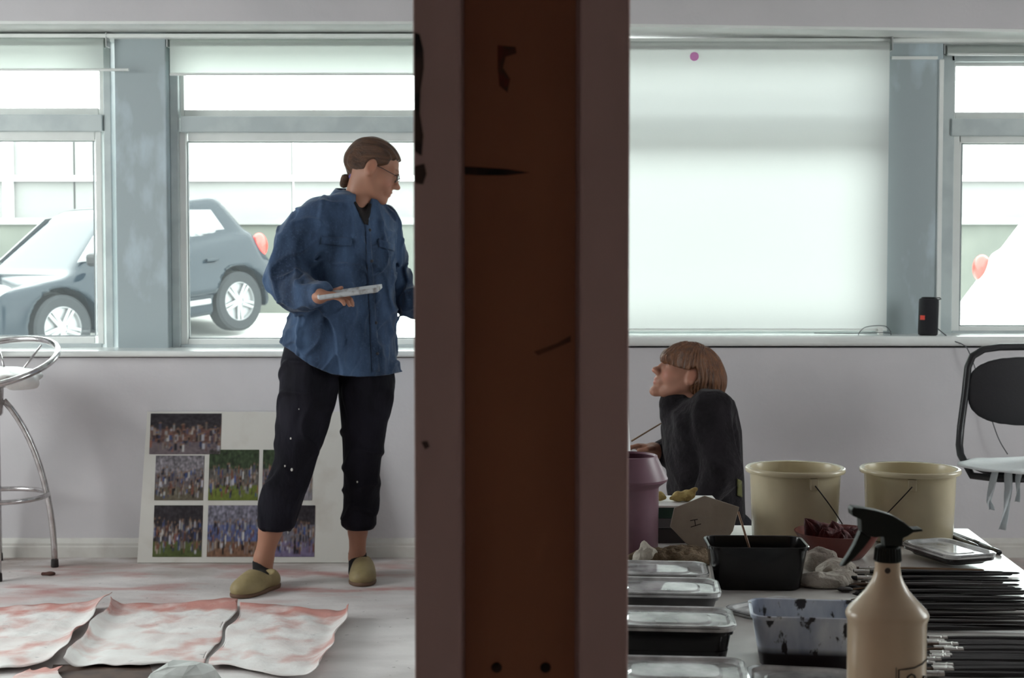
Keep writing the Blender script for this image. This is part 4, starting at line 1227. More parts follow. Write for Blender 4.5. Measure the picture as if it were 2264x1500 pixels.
outline = [(1883, 1119), (1906, 1122), (1938, 1128), (1970, 1138), (1994, 1152), (2014, 1168), (2034, 1167), (2036, 1172), (2014, 1175), (2002, 1183), (1992, 1187), (1990, 1206), (1952, 1206), (1950, 1184), (1930, 1186), (1914, 1182), (1900, 1172), (1899, 1146), (1880, 1138), (1878, 1126)]
th_ = .021
hd.prism([P(x, y, Yb) - xo - Vector((0, th_ / 2, 0)) for x, y in outline][::-1], (0, th_, 0))
hd.build('trigger_head', m_trig, t, bevel=.004, bseg=3)
trg = [(1900, 1172), (1916, 1180), (1926, 1186), (1908, 1210), (1888, 1232), (1868, 1250), (1856, 1252), (1872, 1228), (1886, 1204)]
G().prism([P(x, y, Yb) - xo - Vector((0, .007, 0)) for x, y in trg][::-1], (0, .014, 0)).build('trigger', m_trig, t, bevel=.003)
cg = G().lathe([(22 * kb, bz(1206)), (26 * kb, bz(1208)), (29 * kb, bz(1238)), (29 * kb, bz(1241)), (24 * kb, bz(1241))], (0, 0, 0), 26)
cg.build('collar', m_trig, t, smooth=40)
for j in range(26):
    a = 2 * PI * j / 26
    G().tube([(27 * kb * math.cos(a), 27 * kb * math.sin(a), bz(1211)), (29.5 * kb * math.cos(a), 29.5 * kb * math.sin(a), bz(1239))], .0007, 5).build('grip_rib', m_trig, t)
m_lab = mat('brown_label_ink', (0.06, 0.045, 0.035), .7)
def onbot(px, py, lift=.0008):
    x = (px - 1969) * kb; r = 87 * kb + lift
    return Vector((x, -math.sqrt(max(r * r - x * x, 1e-8)), bz(py)))
def inkline(pts, w):
    G().tube([onbot(x, y) for x, y in pts], w, 5).build('label_line', m_lab, t)
inkline([(1973, 1530), (1973, 1458), (1990, 1457), (2010, 1456), (2030, 1452), (2047, 1447)], .0009)
inkline([(1968, 1530), (1967, 1453)], .0005)
inkline([(1996, 1496), (1990, 1486), (1993, 1474), (2002, 1469), (2010, 1473), (2013, 1484), (2009, 1494), (2016, 1502)], .0010)
inkline([(1984, 1496), (1990, 1490), (1997, 1497), (2004, 1491)], .0010)
inkline([(2020, 1492), (2026, 1484), (2031, 1490), (2037, 1480), (2044, 1484)], .0010)
inkline([(2022, 1502), (2030, 1496), (2040, 1492), (2048, 1488)], .0008)
G().ell(onbot(1962, 1255, -57 * kb + .0) + Vector((0, 0, 0)), (.002, .002, .003)).build('ink_spot', m_lab, t) if False else None

G().ell(Vector(((1962 - 1969) * kb, -28 * kb, bz(1257))), (.0035, .0012, .0035), 10, 6).build('ink_spot', m_lab, t, smooth=True)
# loose lids on the table
m_rimdark = mat('dark_lid_rim', (0.035, 0.032, 0.032), .4)
def loose_lid(label, px, py, rot, h=.004, hx=.086, hy=.058, stain=None, rim=None):
    p = T(px, py); t = tag(thing('loose_lid', (p.x, p.y, ZT), math.radians(rot)), label, 'lid', 'loose lids on the table')
    lid_part(t, hx, hy, h + .001)
    if rim:
        for ch_ in t.children[0].children: ch_.data = ch_.data.copy(); ch_.data.materials[0] = rim
    return t
loose_lid('clear lid lying half under the blue paint tub', 1712, 1352, 38, rim=m_rimdark, hx=.07, hy=.05)
loose_lid('clear lid at the bottom picture edge left of the spray bottle', 1770, 1512, -10, h=.003, hx=.07)
loose_lid('clear lid lying in front of the spray bottle base', 1900, 1600, -3, h=.006, hx=.1, hy=.036)
pA = T(2096, 1243)
t = tag(thing('flat_container', (pA.x, pA.y, ZT), math.radians(-72)), 'shallow dark container with a clear lid lying on the brushes by the right bucket', 'container')
t.location.z = ZT + .008
open_tub(t, .082, .052, .014, m_rimdark); lid_part(t, .083, .053, .018)

# ------------------------------------------------------------------ brushes
m_hand = mat('dark_lacquered_handle', (0.008, 0.005, 0.005), .12, var=(0.02, 0.008, 0.007), vscale=3, spec=.9)
m_handb = mat('black_lacquered_handle', (0.004, 0.004, 0.005), .1, spec=.9)
m_handw = mat('raw_wood_handle', (0.22, 0.13, 0.07), .5)
m_ferr = mat('nickel_ferrule', (0.62, 0.60, 0.57), .22, .95)
m_brist = mat('brown_bristle', (0.10, 0.05, 0.025), .8, var=(0.05, 0.025, 0.012), vscale=60, stretch=(.1, 1, 1))
m_bristd = mat('dark_bristle', (0.015, 0.012, 0.012), .8)
def make_brush(hm, bm, L_=.27, r=.0042, flat=False, bl=.025):
    """brush lying along +x, bristle tip at the origin"""
    t = thing('paintbrush')
    fl = .028
    G().tube([(bl + fl, 0, 0), (bl + fl + .02, 0, 0), (bl + fl + .07, 0, 0), (L_ * .75, 0, 0), (L_ - .004, 0, 0), (L_, 0, 0)], [r * .85, r * .95, r, r * .72, r * .45, r * .2], 8).build('handle', hm, t, smooth=40)
    G().tube([(bl, 0, 0), (bl + .004, 0, 0), (bl + .018, 0, 0), (bl + .0185, 0, 0), (bl + .021, 0, 0), (bl + .0215, 0, 0), (bl + fl, 0, 0)], [r * 1.05, r * 1.05, r * .95, r * 1.12, r * 1.12, r * .95, r * .93], 10, flat=1.0).build('ferrule', m_ferr, t, smooth=40)
    G().tube([(0, 0, 0), (bl * .3, 0, 0), (bl * .7, 0, 0), (bl + .002, 0, 0)], [r * .25, r * .9, r * 1.1, r], 8, flat=.8).build('bristles', bm, t, smooth=True)
    return t
kinds = [make_brush(m_hand, m_brist, .26, .0040), make_brush(m_handb, m_bristd, .29, .0045), make_brush(m_hand, m_bristd, .23, .0034, bl=.018), make_brush(m_handb, m_brist, .27, .0052, bl=.032), make_brush(m_handw, m_brist, .25, .0038)]
used = [False] * len(kinds)
rg = random.Random(7)
def put_brush(k, px, py, ang, label, z=None, group='paintbrushes on the work table'):
    r_ = [.0046, .005, .004, .0058, .0044][k]
    p = T(px, py)
    o = kinds[k] if not used[k] else copy_tree(kinds[k])
    used[k] = True
    o.location = (p.x, p.y, ZT + (r_ if z is None else z)); o.rotation_euler = (0, 0, math.radians(ang))
    tag(o, label, 'paintbrush', group)
    return o
def ordinal(n):
    one = ['', 'first', 'second', 'third', 'fourth', 'fifth', 'sixth', 'seventh', 'eighth', 'ninth', 'tenth', 'eleventh', 'twelfth', 'thirteenth', 'fourteenth', 'fifteenth', 'sixteenth', 'seventeenth', 'eighteenth', 'nineteenth']
    if n < 20: return one[n]
    t_ = {2: ('twentieth', 'twenty'), 3: ('thirtieth', 'thirty'), 4: ('fortieth', 'forty')}[n // 10]
    return t_[0] if n % 10 == 0 else t_[1] + '-' + one[n % 10]
py = 1272.0; i = 0
while py < 1398:
    k = rg.choice([0, 1, 1, 2, 3, 0])
    px = 1872 + (py - 1272) * .42 + rg.uniform(-22, 26)
    lay = .0135 if (i % 5 == 3) else None
    put_brush(k, px, py, rg.uniform(-3.2, .8), 'dark paintbrush, %s from the back in the dense row behind the spray bottle' % ordinal(i + 1), lay)
    py += 2.9 + (py - 1272) * .005; i += 1
py = 1420.0; i = 0
near_lab = 'glossy paintbrush, %s from the back in the near row right of the spray bottle'
while py < 1500:
    k = rg.choice([1, 3, 0, 3, 1])
    px = 2010 + (py - 1420) * .15 + rg.uniform(-16, 26) - (22 if py > 1470 else 0)
    put_brush(k, px, py, rg.uniform(-2.5, 1.2), near_lab % ordinal(i + 1))
    py += 5.6; i += 1
put_brush(4, 1868, 1262, -4, 'raw wood paintbrush lying farthest back behind the spray bottle neck')
# small spoon and a splayed worn brush
m_spoon = mat('dark_spoon', (0.015, 0.01, 0.009), .4)
p = T(1868, 1310)
t = tag(thing('mixing_spoon', (p.x, p.y, ZT), math.radians(-2)), 'small dark spoon with an oval bowl left of the spray bottle shoulder', 'spoon')
G().ell((0, 0, .005), (.014, .009, .004)).build('spoon_bowl', m_spoon, t, smooth=True)
G().tube([(.012, 0, .005), (.03, 0, .007), (.09, 0, .006)], .0016, 6).build('spoon_handle', m_handw, t, smooth=True)
# pens at the far right corner of the table
m_pen = mat('dark_pen', (0.02, 0.012, 0.012), .3)
def pen(label, a, c, r, name='marker_pen'):
    p, q = T(*a) , T(*c)
    p = p + Vector((0, 0, r)); q = q + Vector((0, 0, r)); d = q - p
    t = tag(thing(name, (p.x, p.y, ZT)), label, 'pen', 'pens at the table corner')
    o = Vector((p.x, p.y, ZT))
    G().tube([p - o, p + d * .02 - o, p + d * .62 - o], [r * .7, r, r], 10).build('barrel', m_pen, t, smooth=40)
    G().tube([p + d * .62 - o, p + d * .63 - o, p + d * .96 - o, q - o], [r * 1.12, r * 1.15, r * 1.02, r * .6], 10).build('cap', m_handb, t, smooth=40)
pen('thick dark marker lying beside the right bucket', (2098, 1192), (2160, 1219), .0065)
pen('slim dark pen lying along the far right table edge', (2104, 1182), (2184, 1212), .0032)
pen('dark pen ending nearest the table edge at the far corner', (2166, 1210), (2212, 1229), .005)

# ------------------------------------------------------------------ people
m_skin = attr_mat('skin', .5, .35, sss=.08, bump=.06, bscale=300)
def frame_from(f, roll=0.0):
    f = Vector(f).normalized(); l = Vector((0, 0, 1)).cross(f).normalized(); u = f.cross(l)
    return np.array([[f.x, l.x, u.x], [f.y, l.y, u.y], [f.z, l.z, u.z]])
def add_head(s, O, R, k, chin=(.082, -.100), nose=1.0):
    """head in its own frame: x forward, y to its left, z up; k scales it"""
    O = np.array(O)
    def W(p): return O + R @ (np.array(p) * k)
    E = lambda c, r, kk=.012, op='u': s.ell(W(c), [q * k for q in r], R, kk * k, op)
    Cn = lambda a, b_, ra, rb, kk=.012, op='u': s.cone(W(a), W(b_), ra * k, rb * k, kk * k, op)
    E((-.012, 0, .034), (.100, .076, .080)); E((.030, 0, -.010), (.066, .062, .085), .02)
    for sy in (-1, 1):
        Cn((.0, sy * .052, -.035), (chin[0] - .03, sy * .022, chin[1] + .012), .020, .018, .03)
        E((.058, sy * .038, -.030), (.030, .026, .028), .02)                 # cheek
        Cn((.082, sy * .012, .026), (.072, sy * .046, .028), .010, .010, .014)  # brow
        E((.099, sy * .033, .006), (.016, .018, .012), .012, 's')             # socket
        E((.0765, sy * .032, .006), (.0135, .0135, .0125), .003)              # eyeball
        Cn((.085, sy * .020, .013), (.083, sy * .044, .011), .0045, .0035, .004)  # upper lid
        E((.104, sy * .011, -.034), (.011, .0085, .0085), .006)               # nostril wing
        E((.106, sy * .007, -.0425), (.005, .004, .004), .003, 's')
        E((-.008, sy * .076, -.002), (.022, .010, .034), .008)                # ear
        E((-.003, sy * .088, .002), (.013, .007, .022), .005, 's')
        E((-.004, sy * .080, -.026), (.010, .007, .011), .006)
    Cn((.088, 0, .022), (.108 * nose, 0, -.020), .0085, .0085, .012); E((.116 * nose, 0, -.029), (.0125, .0125, .011), .010)
    E((.086, 0, -.060), (.018, .030, .022), .015)                            # muzzle
    E((.1005, 0, -.0585), (.0075, .021, .0052), .004); E((.098, 0, -.0715), (.0075, .018, .0058), .004)   # lips
    Cn((.108, -.016, -.0650), (.108, .016, -.0650), .0022, .0022, .003, 's')
    E((chin[0], 0, chin[1]), (.020, .024, .018), .022)
    return W
def head_tone(v, O, R, k, base, seed):
    q = ((v - np.array(O)) @ R) / k
    c = np.tile(np.array(base), (len(v), 1))
    n1 = smooth_noise(seed, 30)(v[:, 0], v[:, 1], v[:, 2])[:, None]
    c = c * (1 + .06 * n1)
    def blot(p, r, col, amt):
        d = np.sqrt((((q - np.array(p)) / np.array(r)) ** 2).sum(1)); w = np.clip(1.3 - d, 0, 1)[:, None] * amt
        return c * (1 - w) + np.array(col) * w
    for sy in (-1, 1):
        c = blot((.08, sy * .045, -.030), (.03, .025, .025), (.55, .20, .15), .35)
        c = blot((.092, sy * .033, .006), (.010, .010, .0035), (.05, .03, .02), .9)
        c = blot((.090, sy * .034, .031), (.016, .022, .0045), (.13, .06, .03), .85)
        c = blot((-.005, sy * .082, 0), (.02, .02, .03), (.52, .20, .13), .35)
    c = blot((.104, 0, -.0585), (.010, .021, .006), (.42, .12, .10), .75); c = blot((.102, 0, -.0715), (.010, .018, .007), (.42, .12, .10), .75)
    c = blot((.122, 0, -.030), (.015, .016, .014), (.55, .22, .15), .4)
    return c
def hand(s, wrist, palm, fdir, up, curl, k=1.0, thumb_side=1):
    """palm with four curled fingers and a thumb; curl in radians per joint"""
    wrist, palm, fdir, up = Vector(wrist), Vector(palm), Vector(fdir).normalized(), Vector(up).normalized()
    side = fdir.cross(up).normalized() * thumb_side
    up = side.cross(fdir).normalized() * thumb_side
    s.cone(wrist, palm - fdir * .03 * k, .026 * k, .030 * k, .02)
    Rm = np.array([[fdir.x, side.x, up.x], [fdir.y, side.y, up.y], [fdir.z, side.z, up.z]])
    s.ell(palm, (.048 * k, .042 * k, .017 * k), Rm, .012)
    for i, (o, L_) in enumerate(((.030, .072), (.010, .082), (-.010, .076), (-.029, .060))):
        p = palm + fdir * .036 * k + side * o * k; d = fdir.copy(); r = .0088 * k
        for j, fr in enumerate((.45, .32, .23)):
            d = (d * math.cos(curl[j]) - up * math.sin(curl[j])).normalized() if j == 0 else (Matrix.Rotation(-curl[j] * thumb_side, 3, side) @ d).normalized()
            q = p + d * L_ * fr * k
            s.cone(p, q, r, r * .92, .004); p = q; r *= .92
    p = palm - fdir * .018 * k + side * .036 * k
    q = p + (fdir * .6 + side * .55 - up * .25).normalized() * .038 * k
    e = q + (fdir * .95 - up * .35 - side * .1).normalized() * .032 * k
    s.cone(p, q, .013 * k, .010 * k, .008); s.cone(q, e, .010 * k, .008 * k, .004)

# ---- standing person
Y1 = 5.32
def w1(px, py, dy=0.0): return P(px, py, Y1 + dy)
SKIN = (.40, .195, .130)
f1_ = (.905, .06, -.40); R1 = frame_from(f1_); O1 = np.array(w1(826, 374, -.01)); K1 = .93
lo = np.array(w1(575, 1330, 0)); hi = np.array(w1(985, 300, 0))
s = SDF((w1(520, 700).x, Y1 - .48, -.01), (w1(990, 700).x, Y1 + .34, w1(800, 296).z + .02), .0036)
Wh = add_head(s, O1, R1, K1)
nb = w1(786, 470, .02)
s.cone(Wh((-.025, 0, -.03)), nb, .050, .056, .03); s.cone(nb, w1(780, 520, .02), .06, .10, .04)
sh_r, sh_l = w1(690, 480, -.07), w1(848, 492, .11)
el_r, wr_r = w1(632, 620, -.10), w1(700, 650, -.27)
el_l, wr_l = w1(884, 640, .14), w1(968, 668, .02)
s.cone(w1(715, 495, -.05), w1(838, 500, .08), .04, .04, .04); s.cone(w1(775, 540, .01), w1(760, 700, .01), .10, .10, .05); s.cone(w1(760, 700, .01), w1(753, 768, .01), .105, .10, .04)
s.chain([w1(705, 500, -.06), el_r, w1(664, 646, -.18), wr_r], [.036, .034, .030, .026]); s.chain([w1(845, 510, .11), w1(878, 650, .145), w1(920, 668, .09), wr_l], [.034, .034, .030, .026])
s.chain([w1(700, 800, -.02), w1(652, 1020, -.045), w1(614, 1130, -.015), w1(598, 1174, -.0), w1(583, 1235, .01), w1(582, 1276, .01)], [.080, .044, .044, .041, .034, .036])
s.chain([w1(808, 800, .05), w1(802, 1020, .06), w1(794, 1110, .13), w1(791, 1174, .14), w1(790, 1232, .155), w1(792, 1265, .15)], [.080, .048, .040, .0345, .031, .034])
# feet inside the clogs
to_r, he_r = onz(540, 1322, 0), onz(603, 1303, 0); to_l, he_l = onz(800, 1301, 0), onz(806, 1262, 0)
ux_ = Vector((0, 0, .035))
s.cone(w1(582, 1276, .01), to_r * .5 + he_r * .5 + ux_ * .9, .032, .022, .02); s.cone(to_r * .5 + he_r * .5 + ux_ * .9, to_r * .75 + he_r * .25 + ux_ * .8, .022, .018)
s.cone(w1(792, 1265, .15), to_l * .4 + he_l * .6 + ux_ * .9, .030, .022, .02); s.cone(to_l * .4 + he_l * .6 + ux_ * .9, to_l * .65 + he_l * .35 + ux_ * .8, .022, .018)
# right hand gripping the tray from below, thumb on top
hand_c = w1(722, 655, -.315)
hand(s, wr_r, hand_c, (.93, -.30, .02), (0, .15, -1), (-.18, -.45, -.5), .92, 1)
hand(s, wr_l, w1(1000, 672, -.03), (.9, -.3, -.1), (.1, .2, 1), (.3, .4, .3), .92, 1)
def tone1(v):
    c = head_tone(v, O1, R1, K1, SKIN, 2)
    return c
person1 = s.build('person', m_skin, None, tone=tone1, loc=(w1(760, 1290).x, Y1, 0))
tag(person1, 'standing person in a blue denim shirt and cropped dark trousers, looking down to the right', 'person')
zh = float(O1[2])
# hair, swept back to a low knot
m_hair1 = mat('brown_hair', (0.055, 0.022, 0.010), .42, var=(0.12, 0.052, 0.022), vscale=14, stretch=(.6, 5, 5), ramp=(.38, .66), bump=.5, bscale=70)
s = SDF(O1 - np.array((.19, .13, .14)), O1 + np.array((.15, .13, .16)), .0028)
def hair_cut(x, y, z):
    x, y, z = x / K1 - .012, y / K1, z / K1 + .034
    line = (x - .083) * .74 - (z - .080) * .58 + .25 * np.abs(y) * (z > -1)
    nape = (-z * .9 - .050 - (x + .1) * .55)
    return np.maximum(line - .006, nape) * K1
Wn = lambda p: O1 + R1 @ (np.array(p) * K1)
s.ell(Wn((-.012, 0, .034)), [q * K1 for q in (.110, .085, .088)], R1, 0, 'u', cut=hair_cut)
for sy in (-1, 1):
    s.ell(Wn((-.006, sy * .086, -.004)), [q * K1 for q in (.026, .018, .036)], R1, .006, 's')      # clear of the ears
    s.cone(Wn((.040, sy * .072, .040)), Wn((-.07, sy * .050, -.012)), .006, .012, .012)                # strands over the ears
bun = np.array(w1(765, 398, 0)); nape_ = np.array(w1(782, 385, 0))
s.cone(Wn((-.085, 0, -.005)), nape_, .034, .022, .03)
n1, n2 = smooth_noise(31, 170), smooth_noise(32, 60)
s.displace(lambda X, Y, Z: .0022 * np.sin(260 * (Y - O1[1]) + 40 * ((X - O1[0]) * .39 + (Z - O1[2]) * .9) + 2 * n2(X, Y, Z)) + .001 * n1(X, Y, Z))
s.build('hair', m_hair1, person1)
s = SDF(bun - .07, bun + .07, .0028)
s.ell(bun + np.array((-.004, 0, -.004)), (.017, .02, .024), None, .01); s.cone(bun + np.array((0, 0, .006)), np.array(w1(757, 409, 0)), .016, .009, .01)
s.displace(lambda X, Y, Z: .0018 * n1(X, Y, Z)); s.build('hair_knot', m_hair1, person1)
sc_ = [Vector(nape_) + Vector((-.004, 0, 0)) + Vector((.012 * math.cos(a) * .5, .021 * math.sin(a), .021 * math.cos(a))) for a in [2 * PI * i / 20 for i in range(20)]]
G().tube(sc_, [.0085 + .002 * math.sin(i * 2.5) for i in range(20)], 8, True).build('scrunchie', mat('violet_cloth', (0.14, 0.10, 0.30), .8, bump=.4, bscale=60), person1, smooth=True, world=True)
# braid tail over the far shoulder
bt = [w1(828, 455, .06), w1(838, 466, .06), w1(848, 474, .06), w1(858, 480, .06), w1(868, 486, .06)]
G().tube(bt, [.008, .010, .008, .006, .002], 7).build('hair_tail', m_hair1, person1, smooth=True, world=True)
# glasses
m_gl = mat('dark_spectacle_frame', (0.03, 0.02, 0.02), .3)
gl = G()
for sy in (-1, 1):
    ring = [Wn((.106 + .004 * math.cos(a) - .006 * abs(math.sin(a)), sy * (.034 + .024 * math.cos(a)), .002 + .019 * math.sin(a))) for a in [2 * PI * i / 20 for i in range(20)]]
    gl.tube(ring, .0016, 6, True); gl.tube([Wn((.100, sy * .058, .008)), Wn((.04, sy * .074, .012)), Wn((-.006, sy * .078, .014)), Wn((-.022, sy * .078, -.006))], .0015, 6)
gl.tube([Wn((.110, -.011, .006)), Wn((.113, 0, .009)), Wn((.110, .011, .006))], .0016, 6)
go = gl.build('glasses', m_gl, person1, smooth=True, world=True)
m_lens = clear_mat('spectacle_lens', film=.04, rough=.03)
for sy in (-1, 1):
    G().add([Wn((.106 + .004 * math.cos(a) - .006 * abs(math.sin(a)), sy * (.034 + .024 * math.cos(a)), .002 + .019 * math.sin(a))) for a in [2 * PI * i / 20 for i in range(20)]], [tuple(range(20))]).build('lens', m_lens, go, world=False, loc=None) if False else None
    g = G().add([Wn((.106 + .004 * math.cos(a) - .006 * abs(math.sin(a)), sy * (.034 + .024 * math.cos(a)), .002 + .019 * math.sin(a))) for a in [2 * PI * i / 20 for i in range(20)]], [tuple(range(20))])
    g.build('lens', m_lens, go, world=True)

# shirt
dm, N, L = node_mat('worn_fold_lit_denim')
b = N['Principled BSDF']; b.inputs['Roughness'].default_value = .85; b.inputs['Specular IOR Level'].default_value = .2
b.inputs['Sheen Weight'].default_value = .15
tc = N.new('ShaderNodeTexCoord')
cA = mixc(ramp(noise(8, 7, (1.4, 1, .5)), .36, .66), (0.017, 0.032, 0.066, 1), (0.064, 0.112, 0.205, 1))  # streaks put fold highlights and dark recesses into the worn denim colour
cB = mixc(mul(ramp(noise(120, 2), .55, .75), .25), cA, (0.10, 0.16, 0.28, 1))
cC = mixc(mul(ramp(noise(5, 4, None, (4, 1, 2)), .66, .72), .55), cB, (0.10, 0.045, 0.15, 1))
L.new(cC, b.inputs['Base Color'])
bp = N.new('ShaderNodeBump'); bp.inputs['Strength'].default_value = .5; bp.inputs['Distance'].default_value = .012
L.new(noise(22, 5, (1, 1, .45)), bp.inputs['Height']); L.new(bp.outputs[0], b.inputs['Normal'])
YAW1 = math.radians(24)
def sil_rows(rows, Y, yaw=0.0, dyf=0.0):
    out = []
    for py, xl, xr, d in rows:
        a, c = P(xl, py, Y), P(xr, py, Y); hw = (c.x - a.x) / 2
        w = math.sqrt(max(hw * hw - (d * math.sin(yaw)) ** 2, (.3 * hw) ** 2)) / math.cos(yaw)
        out.append((a.z, (a.x + c.x) / 2, Y + dyf, w, d))
    return out
s = SDF((w1(575, 700).x, Y1 - .40, w1(0, 850).z), (w1(1010, 700).x, Y1 + .34, w1(0, 405).z), .0046)
rows = [(424, 755, 808, .05), (434, 722, 832, .075), (448, 694, 846, .095), (466, 680, 856, .108), (490, 672, 868, .12), (520, 672, 876, .13), (560, 684, 877, .135), (620, 672, 868, .14), (680, 642, 872, .145), (730, 626, 876, .15), (780, 624, 882, .15), (845, 626, 889, .15)]
s.loft(sil_rows(rows, Y1 + .015), YAW1, .02, p=2.3)
s.chain([w1(696, 484, -.07), w1(662, 530, -.09), w1(636, 612, -.115)], [.062, .070, .066], .05)
s.chain([w1(634, 618, -.115), w1(662, 646, -.18), w1(694, 650, -.245)], [.070, .064, .046], .04)
s.cone(w1(698, 650, -.25), w1(706, 651, -.275), .040, .036, .008)
s.ell(w1(640, 655, -.14), (.055, .05, .035), None, .03)
s.chain([w1(846, 490, .12), w1(862, 560, .14), w1(880, 650, .145)], [.062, .060, .055], .03); s.chain([w1(880, 654, .145), w1(920, 668, .09), w1(962, 667, .035)], [.055, .052, .040], .02)
n1, n2, n3 = smooth_noise(41, 34, 9), smooth_noise(42, 70, 9), smooth_noise(43, 120, 9)
n4 = smooth_noise(44, 22, 7)
def folds(X, Y, Z):
    """soft drape with thin raised creases that run down and across the cloth"""
    a = n1(X, Y, Z, (1.1, .9, .42)); q = n2(X, Y, Z, (.55, .8, .75)); r = n4(X, Y, Z)
    return -.0105 * np.exp(-(a / .15) ** 2) - .0075 * np.exp(-(q / .15) ** 2) + .006 * r + .0010 * n3(X, Y, Z) + .003
s.displace(folds)
hx_ = [w1(x, 800).x for x in (560, 625, 660, 700, 745, 800, 860, 890, 1010)]
hz_ = [w1(0, y).z for y in (755, 758, 776, 803, 822, 829, 828, 822, 815)]
s.cut(lambda X, Y, Z: np.interp(X.ravel(), hx_, hz_)[:, None, None] - Z - .06 * np.clip(Y - Y1, 0, .2))
# neck opening
s.cone(w1(793, 415, .01), w1(806, 462, -.08), .046, .022, .012, 's')
s.build('denim_shirt', dm, person1)
bv = s.bvh()
def patch(name, quad, m, parent, lift=.004, nu=10, nv=6, bvh_=None, th=.004, label=None):
    """cloth piece laid on a surface; quad in pixels"""
    def fn(u, v):
        a = [(quad[0][i] * (1 - u) + quad[1][i] * u) * (1 - v) + (quad[3][i] * (1 - u) + quad[2][i] * u) * v for i in (0, 1)]
        h = hit(bvh_ or bv, a[0], a[1], lift)
        return h if h is not None else None
    pts = {}
    vs = [fn(i / nu, j / nv) for j in range(nv + 1) for i in range(nu + 1)]
    if any(v is None for v in vs):
        last = next(v for v in vs if v is not None)
        for i_, v in enumerate(vs):
            if v is None: vs[i_] = last
            last = vs[i_]
    fs = [(j * (nu + 1) + i, j * (nu + 1) + i + 1, (j + 1) * (nu + 1) + i + 1, (j + 1) * (nu + 1) + i) for j in range(nv) for i in range(nu)]
    g = G().add(vs, fs)
    return g.build(name, m, parent, smooth=True, world=True, solid=th, label=label)
shirt = [c for c in person1.children if c.name.startswith('denim_shirt')][0]
patch('pocket_flap', [(710, 522), (778, 528), (776, 545), (708, 540)], dm, shirt)
patch('pocket_flap', [(836, 528), (870, 540), (869, 556), (836, 546)], dm, shirt)
patch('placket', [(806, 478), (816, 482), (838, 822), (822, 822)], dm, shirt, nu=3, nv=40, lift=.003)
m_btn = mat('dark_button', (0.03, 0.03, 0.04), .4)
for k_ in range(5):
    h_ = hit(bv, 816 + k_ * 4.5, 510 + k_ * 68, .006)
    if h_: G().ell(h_, (.006, .003, .006), 10, 6).build('button', m_btn, shirt, smooth=True, world=True)
# collar
fa = math.atan2(-math.cos(YAW1 + .32), math.sin(YAW1 + .32))      # direction the opening faces
nc = w1(784, 446, .015)
def collar(u, v):
    a = fa + PI + (u - .5) * 2 * (PI - .62)
    fr = abs(u - .5) * 2
    r = .070 + .036 * v + .010 * fr * v
    z = .050 * (1 - v) + .002 - fr ** 2 * (.030 + .040 * v) - .012 * v * (fr > .8) * (fr - .8) * 5
    lean = .018 * (1 - v)
    return nc + Vector((r * math.cos(a) * 1.05, r * math.sin(a) * .95, z)) + Vector((lean * .2, 0, 0))
G().grid(collar, 30, 5).build('collar', dm, shirt, smooth=True, world=True, solid=.004)
# black undershirt in the neck opening
patch('undershirt', [(782, 448), (822, 452), (812, 498), (805, 496)], mat('black_jersey', (0.010, 0.008, 0.009), .9), shirt, lift=.005, nu=8, nv=8)

# trousers
tm = mat('dark_navy_twill', (0.0055, 0.005, 0.009), .85, var=(0.011, 0.010, 0.017), vscale=10, bump=.5, bscale=24, spec=.2, stretch=(1, 1, .4))
s = SDF((w1(540, 900).x, Y1 - .28, w1(0, 1190).z), (w1(905, 900).x, Y1 + .34, w1(0, 740).z), .0046)
rl = [(760, 632, 760, .10), (800, 621, 757, .112), (857, 618, 746, .11), (935, 612, 727, .098), (985, 609, 709, .088), (1012, 606, 697, .082), (1051, 592, 687, .078), (1109, 574, 668, .074), (1147, 568, 654, .074), (1165, 571, 648, .072), (1172, 585, 640, .066)]
rr2 = [(760, 735, 868, .10), (800, 742, 868, .105), (857, 746, 872, .105), (935, 752, 857, .092), (1012, 757, 844, .080), (1089, 760, 838, .074), (1125, 757, 836, .074), (1146, 750, 834, .076), (1160, 757, 833, .074), (1170, 768, 826, .066)]
def dyrow(rows, f):
    out = []
    for py, xl, xr, d in rows:
        Y = Y1 + f(py); a, c = P(xl, py, Y), P(xr, py, Y); out.append((a.z, (a.x + c.x) / 2, Y, (c.x - a.x) / 2, d))
    return out
fr_ = lambda py: float(np.interp(py, [760, 1030, 1130, 1180], [-.02, -.05, -.01, .0]))
fl_ = lambda py: float(np.interp(py, [760, 1020, 1110, 1180], [.05, .06, .12, .14]))
s.loft(dyrow(rl, fr_), 0, .004); s.loft(dyrow(rr2, fl_), 0, .004)
s.loft([(w1(0, 826).z, w1(752, 0).x, Y1 + .02, .12, .115), (w1(0, 760).z, w1(752, 0).x, Y1 + .02, .17, .11)], 0, .02)
n1, n2 = smooth_noise(51, 38, 9), smooth_noise(52, 80, 9)
s.displace(lambda X, Y, Z: -.008 * np.exp(-(n1(X, Y, Z, (.7, .7, .9)) / .17) ** 2) + .004 * n2(X, Y, Z, (.6, .6, .5)) + .002)
tr = s.build('trousers', tm, person1)
bt_ = s.bvh()
m_fleck = mat('white_paint_fleck', (0.6, 0.58, 0.55), .7)
for x, y, r in ((645, 1039, .0045), (630, 1031, .003), (790, 1066, .003), (661, 905, .002), (643, 970, .003)):
    h_ = hit(bt_, x, y, .001)
    if h_: G().ell(h_, (r, r * .6, r * 1.4), 8, 6).build('paint_fleck', m_fleck, tr, smooth=True, world=True)
